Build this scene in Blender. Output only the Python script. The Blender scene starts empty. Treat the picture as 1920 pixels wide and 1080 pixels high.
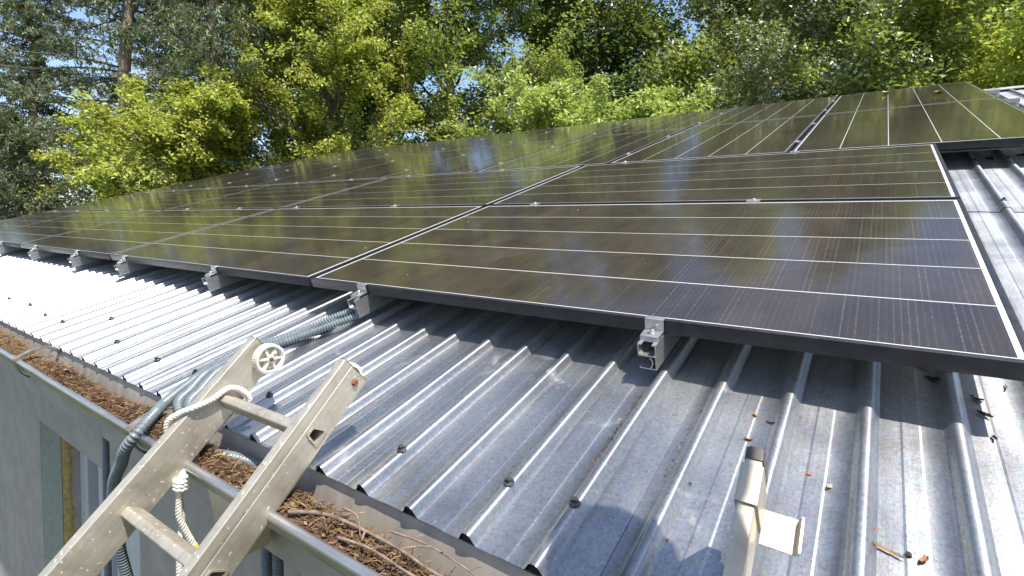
import bpy, bmesh, math, random
import numpy as np
from mathutils import Vector, Matrix

random.seed(7)
RNG = np.random.default_rng(7)
PI = math.pi
SC = bpy.context.scene
COL = SC.collection

# ------------------------------------------------------------------ frames
# roof frame: u along the eave (right), v up the slope, w out of the roof; origin = front left corner of the big front panel
PITCH = math.radians(19.0)
CP, SP = math.cos(PITCH), math.sin(PITCH)
H0 = 2.9
def RW(u, v, w):                      # roof frame -> world
    return Vector((u, v*CP - w*SP, v*SP + w*CP + H0))
ROOF_ROT = (PITCH, 0, 0)

# ------------------------------------------------------------------ camera
cam_d = bpy.data.cameras.new('camera')
cam = bpy.data.objects.new('camera', cam_d)
COL.objects.link(cam)
R_, D_, F_ = (0.8197, 0.5712, 0.0424), (0.0812, -0.0424, -0.9958), (-0.5670, 0.8197, -0.0811)
CAMP = Vector((1.44605, -0.97807, 3.02555))
m3 = Matrix((R_, [-d for d in D_], [-f for f in F_])).transposed()
q = m3.to_quaternion(); q.normalize()
cam.rotation_mode = 'QUATERNION'
cam.rotation_quaternion = q
cam.location = CAMP
cam_d.sensor_width = 36.0
cam_d.lens = 36.0*951.46/1920.0
cam_d.clip_start = 0.02
cam_d.clip_end = 800
SC.camera = cam

# ------------------------------------------------------------------ sky and sun
SUN = Vector((0.40, 0.14*CP - 1.0*SP, 0.14*SP + 1.0*CP)).normalized()
SUN_EL = math.asin(SUN.z)
SUN_AZ = math.atan2(SUN.x, SUN.y)
world = bpy.data.worlds.new('World'); SC.world = world
world.use_nodes = True
wn = world.node_tree.nodes; wl = world.node_tree.links
wn.clear()
w_out = wn.new('ShaderNodeOutputWorld'); w_bg = wn.new('ShaderNodeBackground'); w_sky = wn.new('ShaderNodeTexSky')
w_sky.sky_type = 'NISHITA'; w_sky.sun_disc = False
w_sky.sun_elevation = SUN_EL; w_sky.sun_rotation = SUN_AZ
w_sky.air_density = 1.0; w_sky.dust_density = 1.2; w_sky.ozone_density = 1.2
w_bg.inputs['Strength'].default_value = 0.15
wl.new(w_sky.outputs[0], w_bg.inputs['Color']); wl.new(w_bg.outputs[0], w_out.inputs['Surface'])

sun_d = bpy.data.lights.new('sun', 'SUN'); sun_d.energy = 5.0; sun_d.angle = math.radians(0.55); sun_d.color = (1.0, 0.94, 0.85)
sun = bpy.data.objects.new('sun', sun_d); COL.objects.link(sun)
sun.rotation_mode = 'QUATERNION'
sun.rotation_quaternion = SUN.to_track_quat('Z', 'Y')
sun.location = (6, -8, 14)
SC.view_settings.view_transform = 'Standard'; SC.view_settings.look = 'None'
SC.view_settings.exposure = 0.8; SC.view_settings.gamma = 1.0; SC.view_settings.use_curve_mapping = False
SC.render.film_transparent = False

# ------------------------------------------------------------------ object helpers
def tag(o, label=None, cat=None, group=None, kind=None):
    if label: o['label'] = label
    if cat: o['category'] = cat
    if group: o['group'] = group
    if kind: o['kind'] = kind
    return o
def empty(name, loc=(0, 0, 0), rot=(0, 0, 0)):
    o = bpy.data.objects.new(name, None); o.empty_display_size = 0.1
    o.location = loc; o.rotation_euler = rot; COL.objects.link(o); return o
def link(name, me, mat=None, parent=None, loc=None, rot=None):
    o = bpy.data.objects.new(name, me)
    if mat is not None and len(me.materials) == 0:
        for m in (mat if isinstance(mat, (list, tuple)) else [mat]): me.materials.append(m)
    COL.objects.link(o)
    if parent is not None: o.parent = parent
    if loc is not None: o.location = loc
    if rot is not None: o.rotation_euler = rot
    return o
def copy_thing(o, parent=None):
    c = o.copy(); COL.objects.link(c)
    if parent is not None: c.parent = parent
    for ch in list(o.children): copy_thing(ch, c)
    return c
def bm_mesh(name, bm, smooth=None):
    bmesh.ops.recalc_face_normals(bm, faces=bm.faces[:])
    me = bpy.data.meshes.new(name); bm.to_mesh(me); bm.free()
    if smooth is not None: smooth_me(me, smooth)
    return me
def smooth_me(me, ang=35):
    me.polygons.foreach_set('use_smooth', [True]*len(me.polygons))
    try: me.set_sharp_from_angle(angle=math.radians(ang))
    except Exception: pass
def add_box(bm, x0, x1, y0, y1, z0, z1, bev=0.0):
    vs = [bm.verts.new(p) for p in ((x0,y0,z0),(x1,y0,z0),(x1,y1,z0),(x0,y1,z0),(x0,y0,z1),(x1,y0,z1),(x1,y1,z1),(x0,y1,z1))]
    fs = [bm.faces.new([vs[i] for i in f]) for f in ((0,3,2,1),(4,5,6,7),(0,1,5,4),(1,2,6,5),(2,3,7,6),(3,0,4,7))]
    if bev > 0:
        es = list({e for f in fs for e in f.edges})
        bmesh.ops.bevel(bm, geom=es, offset=bev, segments=2, affect='EDGES', profile=0.6)
def add_prism(bm, poly, f, z0, z1, cap=True):
    """poly: 2D outline; f(a,b,t)->xyz; extruded from t=z0 to z1"""
    A = [bm.verts.new(f(a, b, z0)) for a, b in poly]; B = [bm.verts.new(f(a, b, z1)) for a, b in poly]
    n = len(poly)
    for i in range(n): bm.faces.new((A[i], A[(i+1) % n], B[(i+1) % n], B[i]))
    if cap: bm.faces.new(A[::-1]); bm.faces.new(B)
def round_poly(poly, r, seg=3):
    out = []; n = len(poly)
    for i in range(n):
        p = Vector(poly[i]); a = Vector(poly[i-1]); b = Vector(poly[(i+1) % n])
        da = (a-p); db = (b-p); ra = min(r, da.length*0.45, db.length*0.45)
        s = p + da.normalized()*ra; e = p + db.normalized()*ra
        for k in range(seg+1):
            t = k/seg
            out.append(tuple(((1-t)**2)*s + 2*t*(1-t)*p + t*t*e))
    return out
def catmull(P, n):
    P = [Vector(p) for p in P]; Q = [2*P[0]-P[1]] + P + [2*P[-1]-P[-2]]
    out = []
    for i in range(1, len(Q)-2):
        for k in range(n):
            t = k/n; a, b, c, d = Q[i-1], Q[i], Q[i+1], Q[i+2]
            out.append(0.5*((2*b) + (c-a)*t + (2*a-5*b+4*c-d)*t*t + (3*b-a-3*c+d)*t**3))
    out.append(P[-1]); return out
def resample(P, step):
    d = [0]
    for i in range(1, len(P)): d.append(d[-1]+(P[i]-P[i-1]).length)
    n = max(2, int(d[-1]/step)); out = []; j = 0
    for k in range(n+1):
        s = d[-1]*k/n
        while j < len(d)-2 and d[j+1] < s: j += 1
        t = (s-d[j])/max(1e-9, d[j+1]-d[j]); out.append(P[j].lerp(P[j+1], min(1, t)))
    return out, d[-1]
def frames(P):
    n = len(P); T = []
    for i in range(n): T.append((P[min(n-1, i+1)]-P[max(0, i-1)]).normalized())
    ref = Vector((0, 0, 1)) if abs(T[0].z) < 0.9 else Vector((1, 0, 0))
    N = (ref - T[0]*ref.dot(T[0])).normalized(); out = []
    for i in range(n):
        N = (N - T[i]*N.dot(T[i])).normalized(); out.append((P[i], N, T[i].cross(N)))
    return out
def tube(bm, P, rad, seg=8, cap=True):
    """rad: number or function(i, n)"""
    F = frames(P); n = len(F); rings = []
    for i, (p, a, b) in enumerate(F):
        r = rad(i, n) if callable(rad) else rad
        rings.append([bm.verts.new(p + (a*math.cos(2*PI*k/seg)+b*math.sin(2*PI*k/seg))*r) for k in range(seg)])
    for i in range(n-1):
        for k in range(seg):
            bm.faces.new((rings[i][k], rings[i][(k+1) % seg], rings[i+1][(k+1) % seg], rings[i+1][k]))
    if cap: bm.faces.new(rings[0][::-1]); bm.faces.new(rings[-1])
def np_mesh(name, V, Q, smooth=False):
    me = bpy.data.meshes.new(name)
    V = np.asarray(V, np.float32); Q = np.asarray(Q, np.int32); k = Q.shape[1]
    me.vertices.add(len(V)); me.vertices.foreach_set('co', V.ravel())
    me.loops.add(Q.size); me.loops.foreach_set('vertex_index', Q.ravel())
    me.polygons.add(len(Q)); me.polygons.foreach_set('loop_start', np.arange(0, Q.size, k, dtype=np.int32))
    me.polygons.foreach_set('use_smooth', np.full(len(Q), smooth))
    me.update(calc_edges=True); return me

# ------------------------------------------------------------------ material helpers
class NT:
    def __init__(s, name):
        s.m = bpy.data.materials.new(name); s.m.use_nodes = True; s.t = s.m.node_tree; s.t.nodes.clear()
        s.out = s.t.nodes.new('ShaderNodeOutputMaterial')
    def n(s, typ, **kw):
        nd = s.t.nodes.new(typ)
        for k, v in kw.items():
            if k in nd.inputs and not hasattr(nd, k): nd.inputs[k].default_value = v
            else:
                try: setattr(nd, k, v)
                except Exception: nd.inputs[k].default_value = v
        return nd
    def l(s, a, b): s.t.links.new(a, b)
    def coords(s, scale=(1, 1, 1), kind='Object'):
        tc = s.n('ShaderNodeTexCoord'); mp = s.n('ShaderNodeMapping'); mp.inputs['Scale'].default_value = scale
        s.l(tc.outputs[kind], mp.inputs[0]); return mp.outputs[0]
    def noise(s, vec, scale=5, detail=4, rough=0.55, dist=0.0):
        nd = s.n('ShaderNodeTexNoise'); nd.inputs['Scale'].default_value = scale; nd.inputs['Detail'].default_value = detail
        nd.inputs['Roughness'].default_value = rough; nd.inputs['Distortion'].default_value = dist
        if vec is not None: s.l(vec, nd.inputs['Vector'])
        return nd.outputs['Fac']
    def ramp(s, fac, stops):
        r = s.n('ShaderNodeValToRGB'); e = r.color_ramp.elements
        while len(e) < len(stops): e.new(0.5)
        for i, (p, c) in enumerate(stops):
            e[i].position = p; e[i].color = (c if len(c) == 4 else (*c, 1)) if isinstance(c, (tuple, list)) else (c, c, c, 1)
        s.l(fac, r.inputs[0]); return r.outputs[0]
    def mix(s, fac, a, b, mode='MIX'):
        nd = s.n('ShaderNodeMix', data_type='RGBA', blend_type=mode)
        for sock, v in ((nd.inputs[0], fac), (nd.inputs[6], a), (nd.inputs[7], b)):
            if hasattr(v, 'links'): s.l(v, sock)
            elif isinstance(v, (int, float)) and sock.type == 'VALUE': sock.default_value = v
            else: sock.default_value = (*v, 1) if len(v) == 3 else v
        return nd.outputs[2]
    def math(s, op, a, b=0.0, clamp=False):
        nd = s.n('ShaderNodeMath', operation=op, use_clamp=clamp)
        for i, v in enumerate((a, b)):
            if hasattr(v, 'links'): s.l(v, nd.inputs[i])
            else: nd.inputs[i].default_value = v
        return nd.outputs[0]
    def bump(s, h, strength=0.3, dist=0.002):
        b = s.n('ShaderNodeBump'); b.inputs['Strength'].default_value = strength; b.inputs['Distance'].default_value = dist
        s.l(h, b.inputs['Height']); return b.outputs[0]
    def pbr(s, color=None, rough=0.5, metal=0.0, normal=None, **kw):
        p = s.n('ShaderNodeBsdfPrincipled')
        def put(k, v):
            if v is None: return
            if hasattr(v, 'links'): s.l(v, p.inputs[k])
            elif isinstance(v, (tuple, list)) and len(v) == 3 and p.inputs[k].type == 'RGBA': p.inputs[k].default_value = (*v, 1)
            else: p.inputs[k].default_value = v
        put('Base Color', color); put('Roughness', rough); put('Metallic', metal)
        if normal is not None: s.l(normal, p.inputs['Normal'])
        for k, v in kw.items(): put(k, v)
        s.l(p.outputs[0], s.out.inputs['Surface']); s.p = p; return p

def mat_simple(name, c1, c2, rough=0.5, metal=0.0, scale=20, bump=0.0, stretch=(1, 1, 1), lo=0.35, hi=0.65, rvar=0.1, **kw):
    t = NT(name); v = t.coords(stretch); f = t.noise(v, scale, 5)
    col = t.ramp(f, [(lo, c1), (hi, c2)])
    r = t.ramp(t.noise(v, scale*2.3, 3), [(0.3, max(0, rough-rvar)), (0.7, min(1, rough+rvar))])
    t.pbr(col, r, metal, t.bump(f, bump, 0.002) if bump else None, **kw); return t.m

RU0_, RP_ = 0.696, 0.1103
def mat_galv(name):
    t = NT(name); v = t.coords()
    sp = t.n('ShaderNodeTexVoronoi'); sp.inputs['Scale'].default_value = 260; t.l(v, sp.inputs['Vector'])
    spang = t.math('ADD', sp.outputs['Color'], 0.0)
    big = t.noise(v, 5.0, 5, 0.6, 0.6)
    stk = t.noise(t.coords((38, 0.9, 38)), 1.0, 5, 0.65)
    fine = t.noise(t.coords((420, 6, 420)), 1.0, 2)
    col = t.ramp(big, [(0.30, (0.24, 0.263, 0.298)), (0.55, (0.325, 0.35, 0.382)), (0.75, (0.39, 0.405, 0.42))])
    col = t.mix(0.22, col, t.ramp(stk, [(0.3, (0.20, 0.22, 0.255)), (0.7, (0.42, 0.435, 0.455))]))
    col = t.mix(0.22, col, sp.outputs['Color'], 'OVERLAY')
    hs = t.n('ShaderNodeHueSaturation'); hs.inputs['Saturation'].default_value = 0.55; t.l(col, hs.inputs['Color']); col = hs.outputs[0]
    # white oxide bloom in patches
    bl = t.math('MULTIPLY', t.ramp(t.noise(v, 7.5, 6, 0.7, 1.0), [(0.60, 0.0), (0.74, 1.0)]), t.ramp(fine, [(0.35, 0.25), (0.6, 1.0)]))
    col = t.mix(t.math('MULTIPLY', bl, 0.5), col, (0.48, 0.48, 0.47))
    tcx = t.n('ShaderNodeTexCoord'); sxx = t.n('ShaderNodeSeparateXYZ'); t.l(tcx.outputs['Object'], sxx.inputs[0])
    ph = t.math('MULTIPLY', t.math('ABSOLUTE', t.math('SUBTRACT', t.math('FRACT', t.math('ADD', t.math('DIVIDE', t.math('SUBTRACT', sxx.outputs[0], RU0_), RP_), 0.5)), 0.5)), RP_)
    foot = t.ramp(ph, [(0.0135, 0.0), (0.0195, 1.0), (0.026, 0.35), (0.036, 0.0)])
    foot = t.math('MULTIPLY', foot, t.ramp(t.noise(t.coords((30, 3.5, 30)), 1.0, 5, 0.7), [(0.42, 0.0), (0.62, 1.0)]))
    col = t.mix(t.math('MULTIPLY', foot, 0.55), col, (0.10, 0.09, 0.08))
    spot = t.ramp(t.noise(v, 90, 2, 0.5), [(0.70, 0.0), (0.74, 1.0)])
    col = t.mix(t.math('MULTIPLY', spot, 0.4), col, (0.62, 0.62, 0.60))
    r = t.ramp(t.math('ADD', t.math('MULTIPLY', big, 0.7), t.math('MULTIPLY', stk, 0.4)), [(0.35, 0.37), (0.75, 0.51)])
    h = t.math('ADD', t.math('MULTIPLY', sp.outputs['Distance'], 0.35), t.math('MULTIPLY', fine, 0.35))
    nrm = t.bump(h, 0.16, 0.0012)
    tan = t.n('ShaderNodeCombineXYZ'); tan.inputs[0].default_value = 0.0; tan.inputs[1].default_value = CP; tan.inputs[2].default_value = SP
    t.pbr(col, r, t.math('SUBTRACT', 0.86, t.math('MULTIPLY', bl, 0.5)), nrm, Anisotropic=0.6)
    t.l(tan.outputs[0], t.p.inputs['Tangent']); return t.m

def mat_cells(name):
    """black shingled cells under glass: fine lines run across the strip (local Y), uneven from line to line"""
    t = NT(name); tc = t.n('ShaderNodeTexCoord'); sx = t.n('ShaderNodeSeparateXYZ'); t.l(tc.outputs['Object'], sx.inputs[0])
    oi = t.n('ShaderNodeObjectInfo')
    k = t.math('MULTIPLY', sx.outputs[0], 96.0)
    cell = t.math('FLOOR', k)
    fr = t.math('ABSOLUTE', t.math('SUBTRACT', t.math('FRACT', k), 0.5))
    line = t.ramp(fr, [(0.0, 1.0), (0.10, 0.4), (0.17, 0.0)])
    wn_ = t.n('ShaderNodeTexWhiteNoise', noise_dimensions='2D'); cx = t.n('ShaderNodeCombineXYZ'); t.l(cell, cx.inputs[0]); t.l(oi.outputs['Random'], cx.inputs[1])
    t.l(cx.outputs[0], wn_.inputs['Vector'])
    sp = t.noise(t.coords((700, 90, 1)), 1.0, 2)
    spk = t.ramp(sp, [(0.45, 0.15), (0.75, 1.0)])
    amt = t.math('MULTIPLY', t.math('MULTIPLY', line, t.ramp(wn_.outputs['Value'], [(0.1, 0.10), (0.75, 0.45), (1.0, 1.0)])), spk)
    big = t.noise(t.coords((9, 2.2, 1)), 1.0, 4)
    base = t.ramp(big, [(0.3, (0.017, 0.0148, 0.013)), (0.7, (0.031, 0.0265, 0.022))])
    hue = t.ramp(t.noise(t.coords((14, 3, 1)), 1.0, 2), [(0.42, (0.025, 0.022, 0.026)), (0.6, (0.042, 0.030, 0.024))])
    base = t.mix(0.4, base, hue)
    base = t.mix(t.math('MULTIPLY', spk, 0.12), base, (0.10, 0.075, 0.05))
    col = t.mix(t.math('MULTIPLY', amt, 0.85), base, (0.23, 0.18, 0.125))
    dust = t.ramp(t.noise(t.coords((3, 3, 1)), 1.0, 6, 0.7), [(0.35, 0.08), (0.7, 0.14)])
    # droppings and pollen specks, a dusty film towards the lower frame
    sh_ = t.n('ShaderNodeVectorMath', operation='ADD'); t.l(t.coords(), sh_.inputs[0]); cmb = t.n('ShaderNodeCombineXYZ'); t.l(t.math('MULTIPLY', oi.outputs['Random'], 37.0), cmb.inputs[0]); t.l(cmb.outputs[0], sh_.inputs[1])
    vo = t.n('ShaderNodeTexVoronoi'); vo.inputs['Scale'].default_value = 9.0; t.l(sh_.outputs[0], vo.inputs['Vector'])
    sc_ = t.n('ShaderNodeSeparateColor'); t.l(vo.outputs['Color'], sc_.inputs[0])
    dot = t.math('MULTIPLY', t.math('LESS_THAN', vo.outputs['Distance'], t.math('MULTIPLY', sc_.outputs[1], 0.030)), t.math('GREATER_THAN', sc_.outputs[0], 0.72))
    col = t.mix(t.math('MULTIPLY', dot, 0.75), col, (0.55, 0.54, 0.50))
    film = t.math('MULTIPLY', t.ramp(t.noise(sh_.outputs[0], 2.2, 7, 0.7, 1.2), [(0.45, 0.0), (0.8, 1.0)]), 0.10)
    col = t.mix(film, col, (0.32, 0.27, 0.20))
    t.pbr(col, dust, 0.0, None, **{'IOR': 1.5, 'Specular IOR Level': 0.5})
    return t.m

def mat_glass_white(name):
    t = NT(name); t.pbr((0.52, 0.52, 0.51), 0.14); return t.m

def mat_leaf(name, stops, trans=0.35, rough=0.45, spec=0.35):
    t = NT(name); g = t.n('ShaderNodeNewGeometry')
    col = t.ramp(g.outputs['Random Per Island'], stops)
    n = t.noise(t.coords(), 0.55, 3)
    col = t.mix(t.ramp(n, [(0.35, 0.0), (0.7, 0.45)]), col, stops[-1][1])
    p = t.pbr(col, rough, 0.0, None, **{'Specular IOR Level': spec})
    tr = t.n('ShaderNodeBsdfTranslucent'); c2 = t.mix(0.5, col, (0.46, 0.50, 0.07), 'MIX')
    t.l(c2, tr.inputs['Color'])
    mx = t.n('ShaderNodeMixShader'); mx.inputs[0].default_value = trans
    t.l(p.outputs[0], mx.inputs[1]); t.l(tr.outputs[0], mx.inputs[2]); t.l(mx.outputs[0], t.out.inputs['Surface'])
    return t.m

def mat_bark(name, c1, c2, scale=6):
    t = NT(name); v = t.coords((6, 6, 1.3)); f = t.noise(v, scale, 8, 0.65, 0.8)
    t.pbr(t.ramp(f, [(0.3, c1), (0.65, c2)]), 0.9, 0.0, t.bump(f, 0.9, 0.03)); return t.m

M = {}
M['galv'] = mat_galv('galvanised_steel')
M['cells'] = mat_cells('shingled_cells')
M['backsheet'] = mat_glass_white('white_backsheet')
M['frame'] = mat_simple('black_anodised_frame', (0.012, 0.012, 0.016), (0.024, 0.024, 0.03), 0.38, 0.0, 40, 0.0)
M['alu'] = mat_simple('mill_aluminium', (0.46, 0.46, 0.46), (0.60, 0.60, 0.59), 0.36, 0.85, 30, 0.05, (1, 6, 6))
M['bolt'] = mat_simple('zinc_bolt', (0.5, 0.5, 0.5), (0.7, 0.7, 0.7), 0.28, 1.0, 60)
M['screw'] = mat_simple('dark_screw', (0.02, 0.022, 0.025), (0.07, 0.075, 0.08), 0.45, 0.3, 90)
M['fascia'] = mat_simple('weathered_fascia_sheet', (0.33, 0.30, 0.26), (0.47, 0.435, 0.38), 0.42, 0.15, 6, 0.05, (4, 1, 0.6), 0.3, 0.7)
M['gutter'] = mat_simple('zinc_gutter', (0.32, 0.32, 0.33), (0.46, 0.46, 0.46), 0.34, 0.8, 12, 0.05, (0.6, 3, 3))
M['bracket'] = mat_simple('tarnished_bracket', (0.16, 0.13, 0.11), (0.34, 0.29, 0.25), 0.5, 0.6, 50, 0.2)
M['wall'] = mat_simple('grey_base_coat', (0.32, 0.275, 0.25), (0.39, 0.34, 0.31), 0.92, 0.0, 8, 0.25)
M['beige'] = mat_simple('beige_render', (0.42, 0.36, 0.26), (0.50, 0.43, 0.32), 0.9, 0.0, 14, 0.2)
M['window'] = mat_simple('window_frame_white', (0.50, 0.505, 0.53), (0.56, 0.565, 0.59), 0.35, 0.0, 10)
M['hose'] = mat_simple('grey_blue_conduit', (0.105, 0.13, 0.143), (0.15, 0.178, 0.193), 0.38, 0.0, 60, 0.0, (1, 1, 1), 0.35, 0.65, 0.06)
M['rope'] = mat_simple('white_rope', (0.54, 0.51, 0.44), (0.68, 0.655, 0.595), 0.85, 0.0, 160, 0.5)
M['tape'] = mat_simple('yellow_tape', (0.75, 0.50, 0.02), (0.85, 0.60, 0.05), 0.5, 0.0, 60)
M['plastic'] = mat_simple('aged_white_plastic', (0.54, 0.515, 0.44), (0.67, 0.65, 0.59), 0.45, 0.0, 40, 0.1)
M['rust'] = mat_simple('rusty_bolt', (0.12, 0.045, 0.02), (0.26, 0.10, 0.045), 0.85, 0.2, 150, 0.5)
M['cap'] = mat_simple('dark_plastic_cap', (0.035, 0.03, 0.03), (0.07, 0.06, 0.055), 0.5, 0.0, 60, 0.1)
M['black'] = mat_simple('black_foam', (0.006, 0.006, 0.006), (0.012, 0.012, 0.012), 0.9, 0.0, 60)
M['earth'] = mat_simple('gutter_compost', (0.035, 0.02, 0.012), (0.11, 0.06, 0.03), 1.0, 0.0, 120, 0.8)
def _ladder():
    t = NT('worn_aluminium'); v = t.coords((1, 1, 1))
    f = t.noise(v, 16, 6, 0.6); st = t.noise(t.coords((3, 90, 90)), 1.0, 5, 0.6)
    col = t.ramp(f, [(0.3, (0.30, 0.262, 0.205)), (0.5, (0.45, 0.408, 0.335)), (0.8, (0.56, 0.52, 0.445))])
    col = t.mix(0.3, col, t.ramp(st, [(0.3, (0.26, 0.225, 0.17)), (0.7, (0.58, 0.53, 0.44))]))
    pa = t.ramp(t.noise(v, 120, 3, 0.6, 0.3), [(0.64, 0.0), (0.68, 1.0)])
    col = t.mix(t.math('MULTIPLY', pa, 0.65), col, (0.74, 0.70, 0.60))
    ye = t.math('MULTIPLY', t.ramp(t.noise(v, 34, 5, 0.65, 0.4), [(0.63, 0.0), (0.67, 1.0)]), t.ramp(t.noise(v, 7, 2), [(0.5, 0.0), (0.6, 1.0)]))
    col = t.mix(t.math('MULTIPLY', ye, 0.8), col, (0.50, 0.33, 0.06))
    dk = t.ramp(t.noise(v, 75, 2), [(0.735, 0.0), (0.75, 1.0)])
    col = t.mix(t.math('MULTIPLY', dk, 0.8), col, (0.10, 0.09, 0.08))
    met = t.math('SUBTRACT', 0.55, t.math('MULTIPLY', t.math('ADD', pa, ye), 0.5), True)
    r = t.ramp(f, [(0.3, 0.34), (0.7, 0.55)])
    t.pbr(col, r, met, t.bump(t.math('ADD', f, t.math('MULTIPLY', pa, 0.5)), 0.15, 0.0015)); return t.m
M['ladder'] = _ladder()
def _eps():
    t = NT('polystyrene_edge'); v = t.coords()
    vo = t.n('ShaderNodeTexVoronoi'); vo.inputs['Scale'].default_value = 95; t.l(v, vo.inputs['Vector'])
    dots = t.ramp(vo.outputs['Distance'], [(0.14, 1.0), (0.2, 0.0)])
    tc = t.n('ShaderNodeTexCoord'); sx = t.n('ShaderNodeSeparateXYZ'); t.l(tc.outputs['Object'], sx.inputs[0])
    low = t.math('LESS_THAN', sx.outputs[2], 1.37)
    keep = t.math('MULTIPLY', t.math('MULTIPLY', dots, low), t.math('GREATER_THAN', t.noise(v, 30, 2), 0.47))
    base = t.ramp(t.noise(v, 40, 5), [(0.3, (0.36, 0.39, 0.35)), (0.7, (0.45, 0.48, 0.43))])
    t.pbr(t.mix(keep, base, (0.03, 0.03, 0.035)), 0.9, 0.0, t.bump(vo.outputs['Distance'], 0.3, 0.003)); return t.m
M['eps'] = _eps()
M['foam'] = mat_simple('yellow_foam', (0.36, 0.25, 0.08), (0.52, 0.39, 0.15), 0.95, 0.0, 45, 0.8)
t = NT('dark_window_glass'); t.pbr((0.012, 0.014, 0.018), 0.05); M['pane'] = t.m
def _grass():
    t = NT('grass'); f = t.noise(t.coords(), 0.4, 6); f2 = t.noise(t.coords(), 25, 4)
    c = t.mix(0.5, t.ramp(f, [(0.35, (0.035, 0.055, 0.015)), (0.7, (0.08, 0.10, 0.03))]), t.ramp(f2, [(0.3, (0.03, 0.04, 0.012)), (0.7, (0.10, 0.12, 0.04))]))
    t.pbr(c, 0.95, 0.0, t.bump(f2, 0.8, 0.05)); return t.m
M['grass'] = _grass()

# ------------------------------------------------------------------ ground
bm = bmesh.new(); n = 40; S_ = 400.0
vs = [[bm.verts.new((-S_+2*S_*i/n, -S_+2*S_*j/n, 0)) for j in range(n+1)] for i in range(n+1)]
for i in range(n):
    for j in range(n): bm.faces.new((vs[i][j], vs[i+1][j], vs[i+1][j+1], vs[i][j+1]))
g = link('ground', bm_mesh('ground', bm), M['grass']); tag(g, 'grass ground around the metal-roofed building', 'ground', kind='structure')

# ------------------------------------------------------------------ house
WF = -0.12                      # flat of the sheets, roof frame
RIB_H = 0.0163; RP = 0.1103; RU0 = 0.696
EAVE = -0.523; RIDGE = 5.52
house = empty('house', (0, 0, 0))
tag(house, 'grey rendered building with a ribbed galvanised metal roof and gutter', 'house')

_h = ((0.0165, 0), (0.0135, 0.0031), (0.0108, 0.0074), (0.0087, 0.0112), (0.0069, 0.0138), (0.0050, 0.0154), (0.0029, 0.0161))
RIBP = [(-a_, b) for a_, b in _h] + [(0.0, RIB_H)] + [(a_, b) for a_, b in _h[::-1]]
def rib_profile(k0, k1, dw):
    """one sheet: ribs k0..k1, edges midway between ribs"""
    P = []
    for k in range(k0, k1+1):
        c = RU0 + k*RP
        for du, h in RIBP:
            P.append((c+du, h))
        P.append((c+RIBP[-1][0], 0))
        if k < k1:
            mid = c+RP/2
            for du, h in ((-0.0130, 0), (-0.0130, 0), (-0.0100, 0.00045), (-0.0100, 0.00045), (0.0100, 0.00045), (0.0100, 0.00045), (0.0130, 0), (0.0130, 0)): P.append((mid+du, h))
    P = [(RU0+k0*RP-0.040, 0)] + P + [(RU0+k1*RP+0.0735, 0)]
    return [(u, WF+dw+h) for u, h in P]
JOINT = 1.27
sheets = []
ranges = [(-75, -67)] + [(-66+10*i, -57+10*i) for i in range(9)] + [(24, 30)]
ranges = [(-74, -66), (-65, -56), (-55, -46), (-45, -36), (-35, -26), (-25, -16), (-15, -6), (-5, 4), (5, 14), (15, 24), (25, 30)]
rs = random.Random(3)
for ri, (k0, k1) in enumerate(ranges):
    for row, (v0, v1) in enumerate(((EAVE, JOINT+0.06), (JOINT, RIDGE))):
        P = rib_profile(k0, k1, 0.0025*row + 0.0011*(ri % 2))
        nv = 9 if row == 0 else 6
        V = []; F = []
        for j in range(nv):
            v = v0+(v1-v0)*j/(nv-1)
            for (u, w) in P:
                sag = 0.0007*math.sin(v*5+math.floor((u-RU0)/RP+0.5)*2.3)
                V.append((u, v, w+sag))
        npf = len(P)
        for j in range(nv-1):
            for i in range(npf-1):
                if P[i] != P[i+1]: F.append((j*npf+i, j*npf+i+1, (j+1)*npf+i+1, (j+1)*npf+i))
        me = bpy.data.meshes.new('roof_sheet'); me.from_pydata(V, [], F); me.polygons.foreach_set('use_smooth', [True]*len(F))
        sh = link('roof_sheet', me, M['galv'], house, (0, 0, H0), ROOF_ROT)
        sheets.append((k0, k1, row, sh))
# self-drilling screws on the ribs
bm = bmesh.new()
def lathe(bm, prof, seg=12, off=(0, 0, 0)):
    rings = []
    for r, z in prof:
        rings.append([bm.verts.new((off[0]+r*math.cos(2*PI*k/seg), off[1]+r*math.sin(2*PI*k/seg), off[2]+z)) for k in range(seg)])
    for a, b in zip(rings, rings[1:]):
        for k in range(seg): bm.faces.new((a[k], a[(k+1) % seg], b[(k+1) % seg], b[k]))
    bm.faces.new(rings[0][::-1]); bm.faces.new(rings[-1])
lathe(bm, [(0.0085, -0.001), (0.009, 0.001), (0.0075, 0.003), (0.0065, 0.0032)], 14)
lathe(bm, [(0.0046, 0.0032), (0.0046, 0.0085), (0.0036, 0.0095)], 6)
me_screw = bm_mesh('roof_screw', bm, 40)
me_screw.materials.append(M['screw'])
scr = [(1, -.429), (3, -.416), (4, -.411), (-3, -.417), (-6, -.430), (-8, -.436), (-11, -.426), (-14, -.335), (-16, -.426), (-18, -.427), (-21, -.403), (8, .137),
       (-24, -.41), (-27, -.42), (-30, -.40), (9, -.42), (12, -.42), (8, 2.15), (10, 2.1), (10, 1.36), (11, 1.36), (11, 2.12), (12, 2.05), (13, 1.4)]
for k, v in scr:
    for k0, k1, row, sh in sheets:
        if k0 <= k <= k1 and ((row == 0) == (v < JOINT)):
            link('roof_screw', me_screw, None, sh, (RU0+k*RP+0.001, v, WF+RIB_H+0.001), (rs.uniform(-.15, .15), rs.uniform(-.15, .15), rs.uniform(0, 3)))
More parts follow.
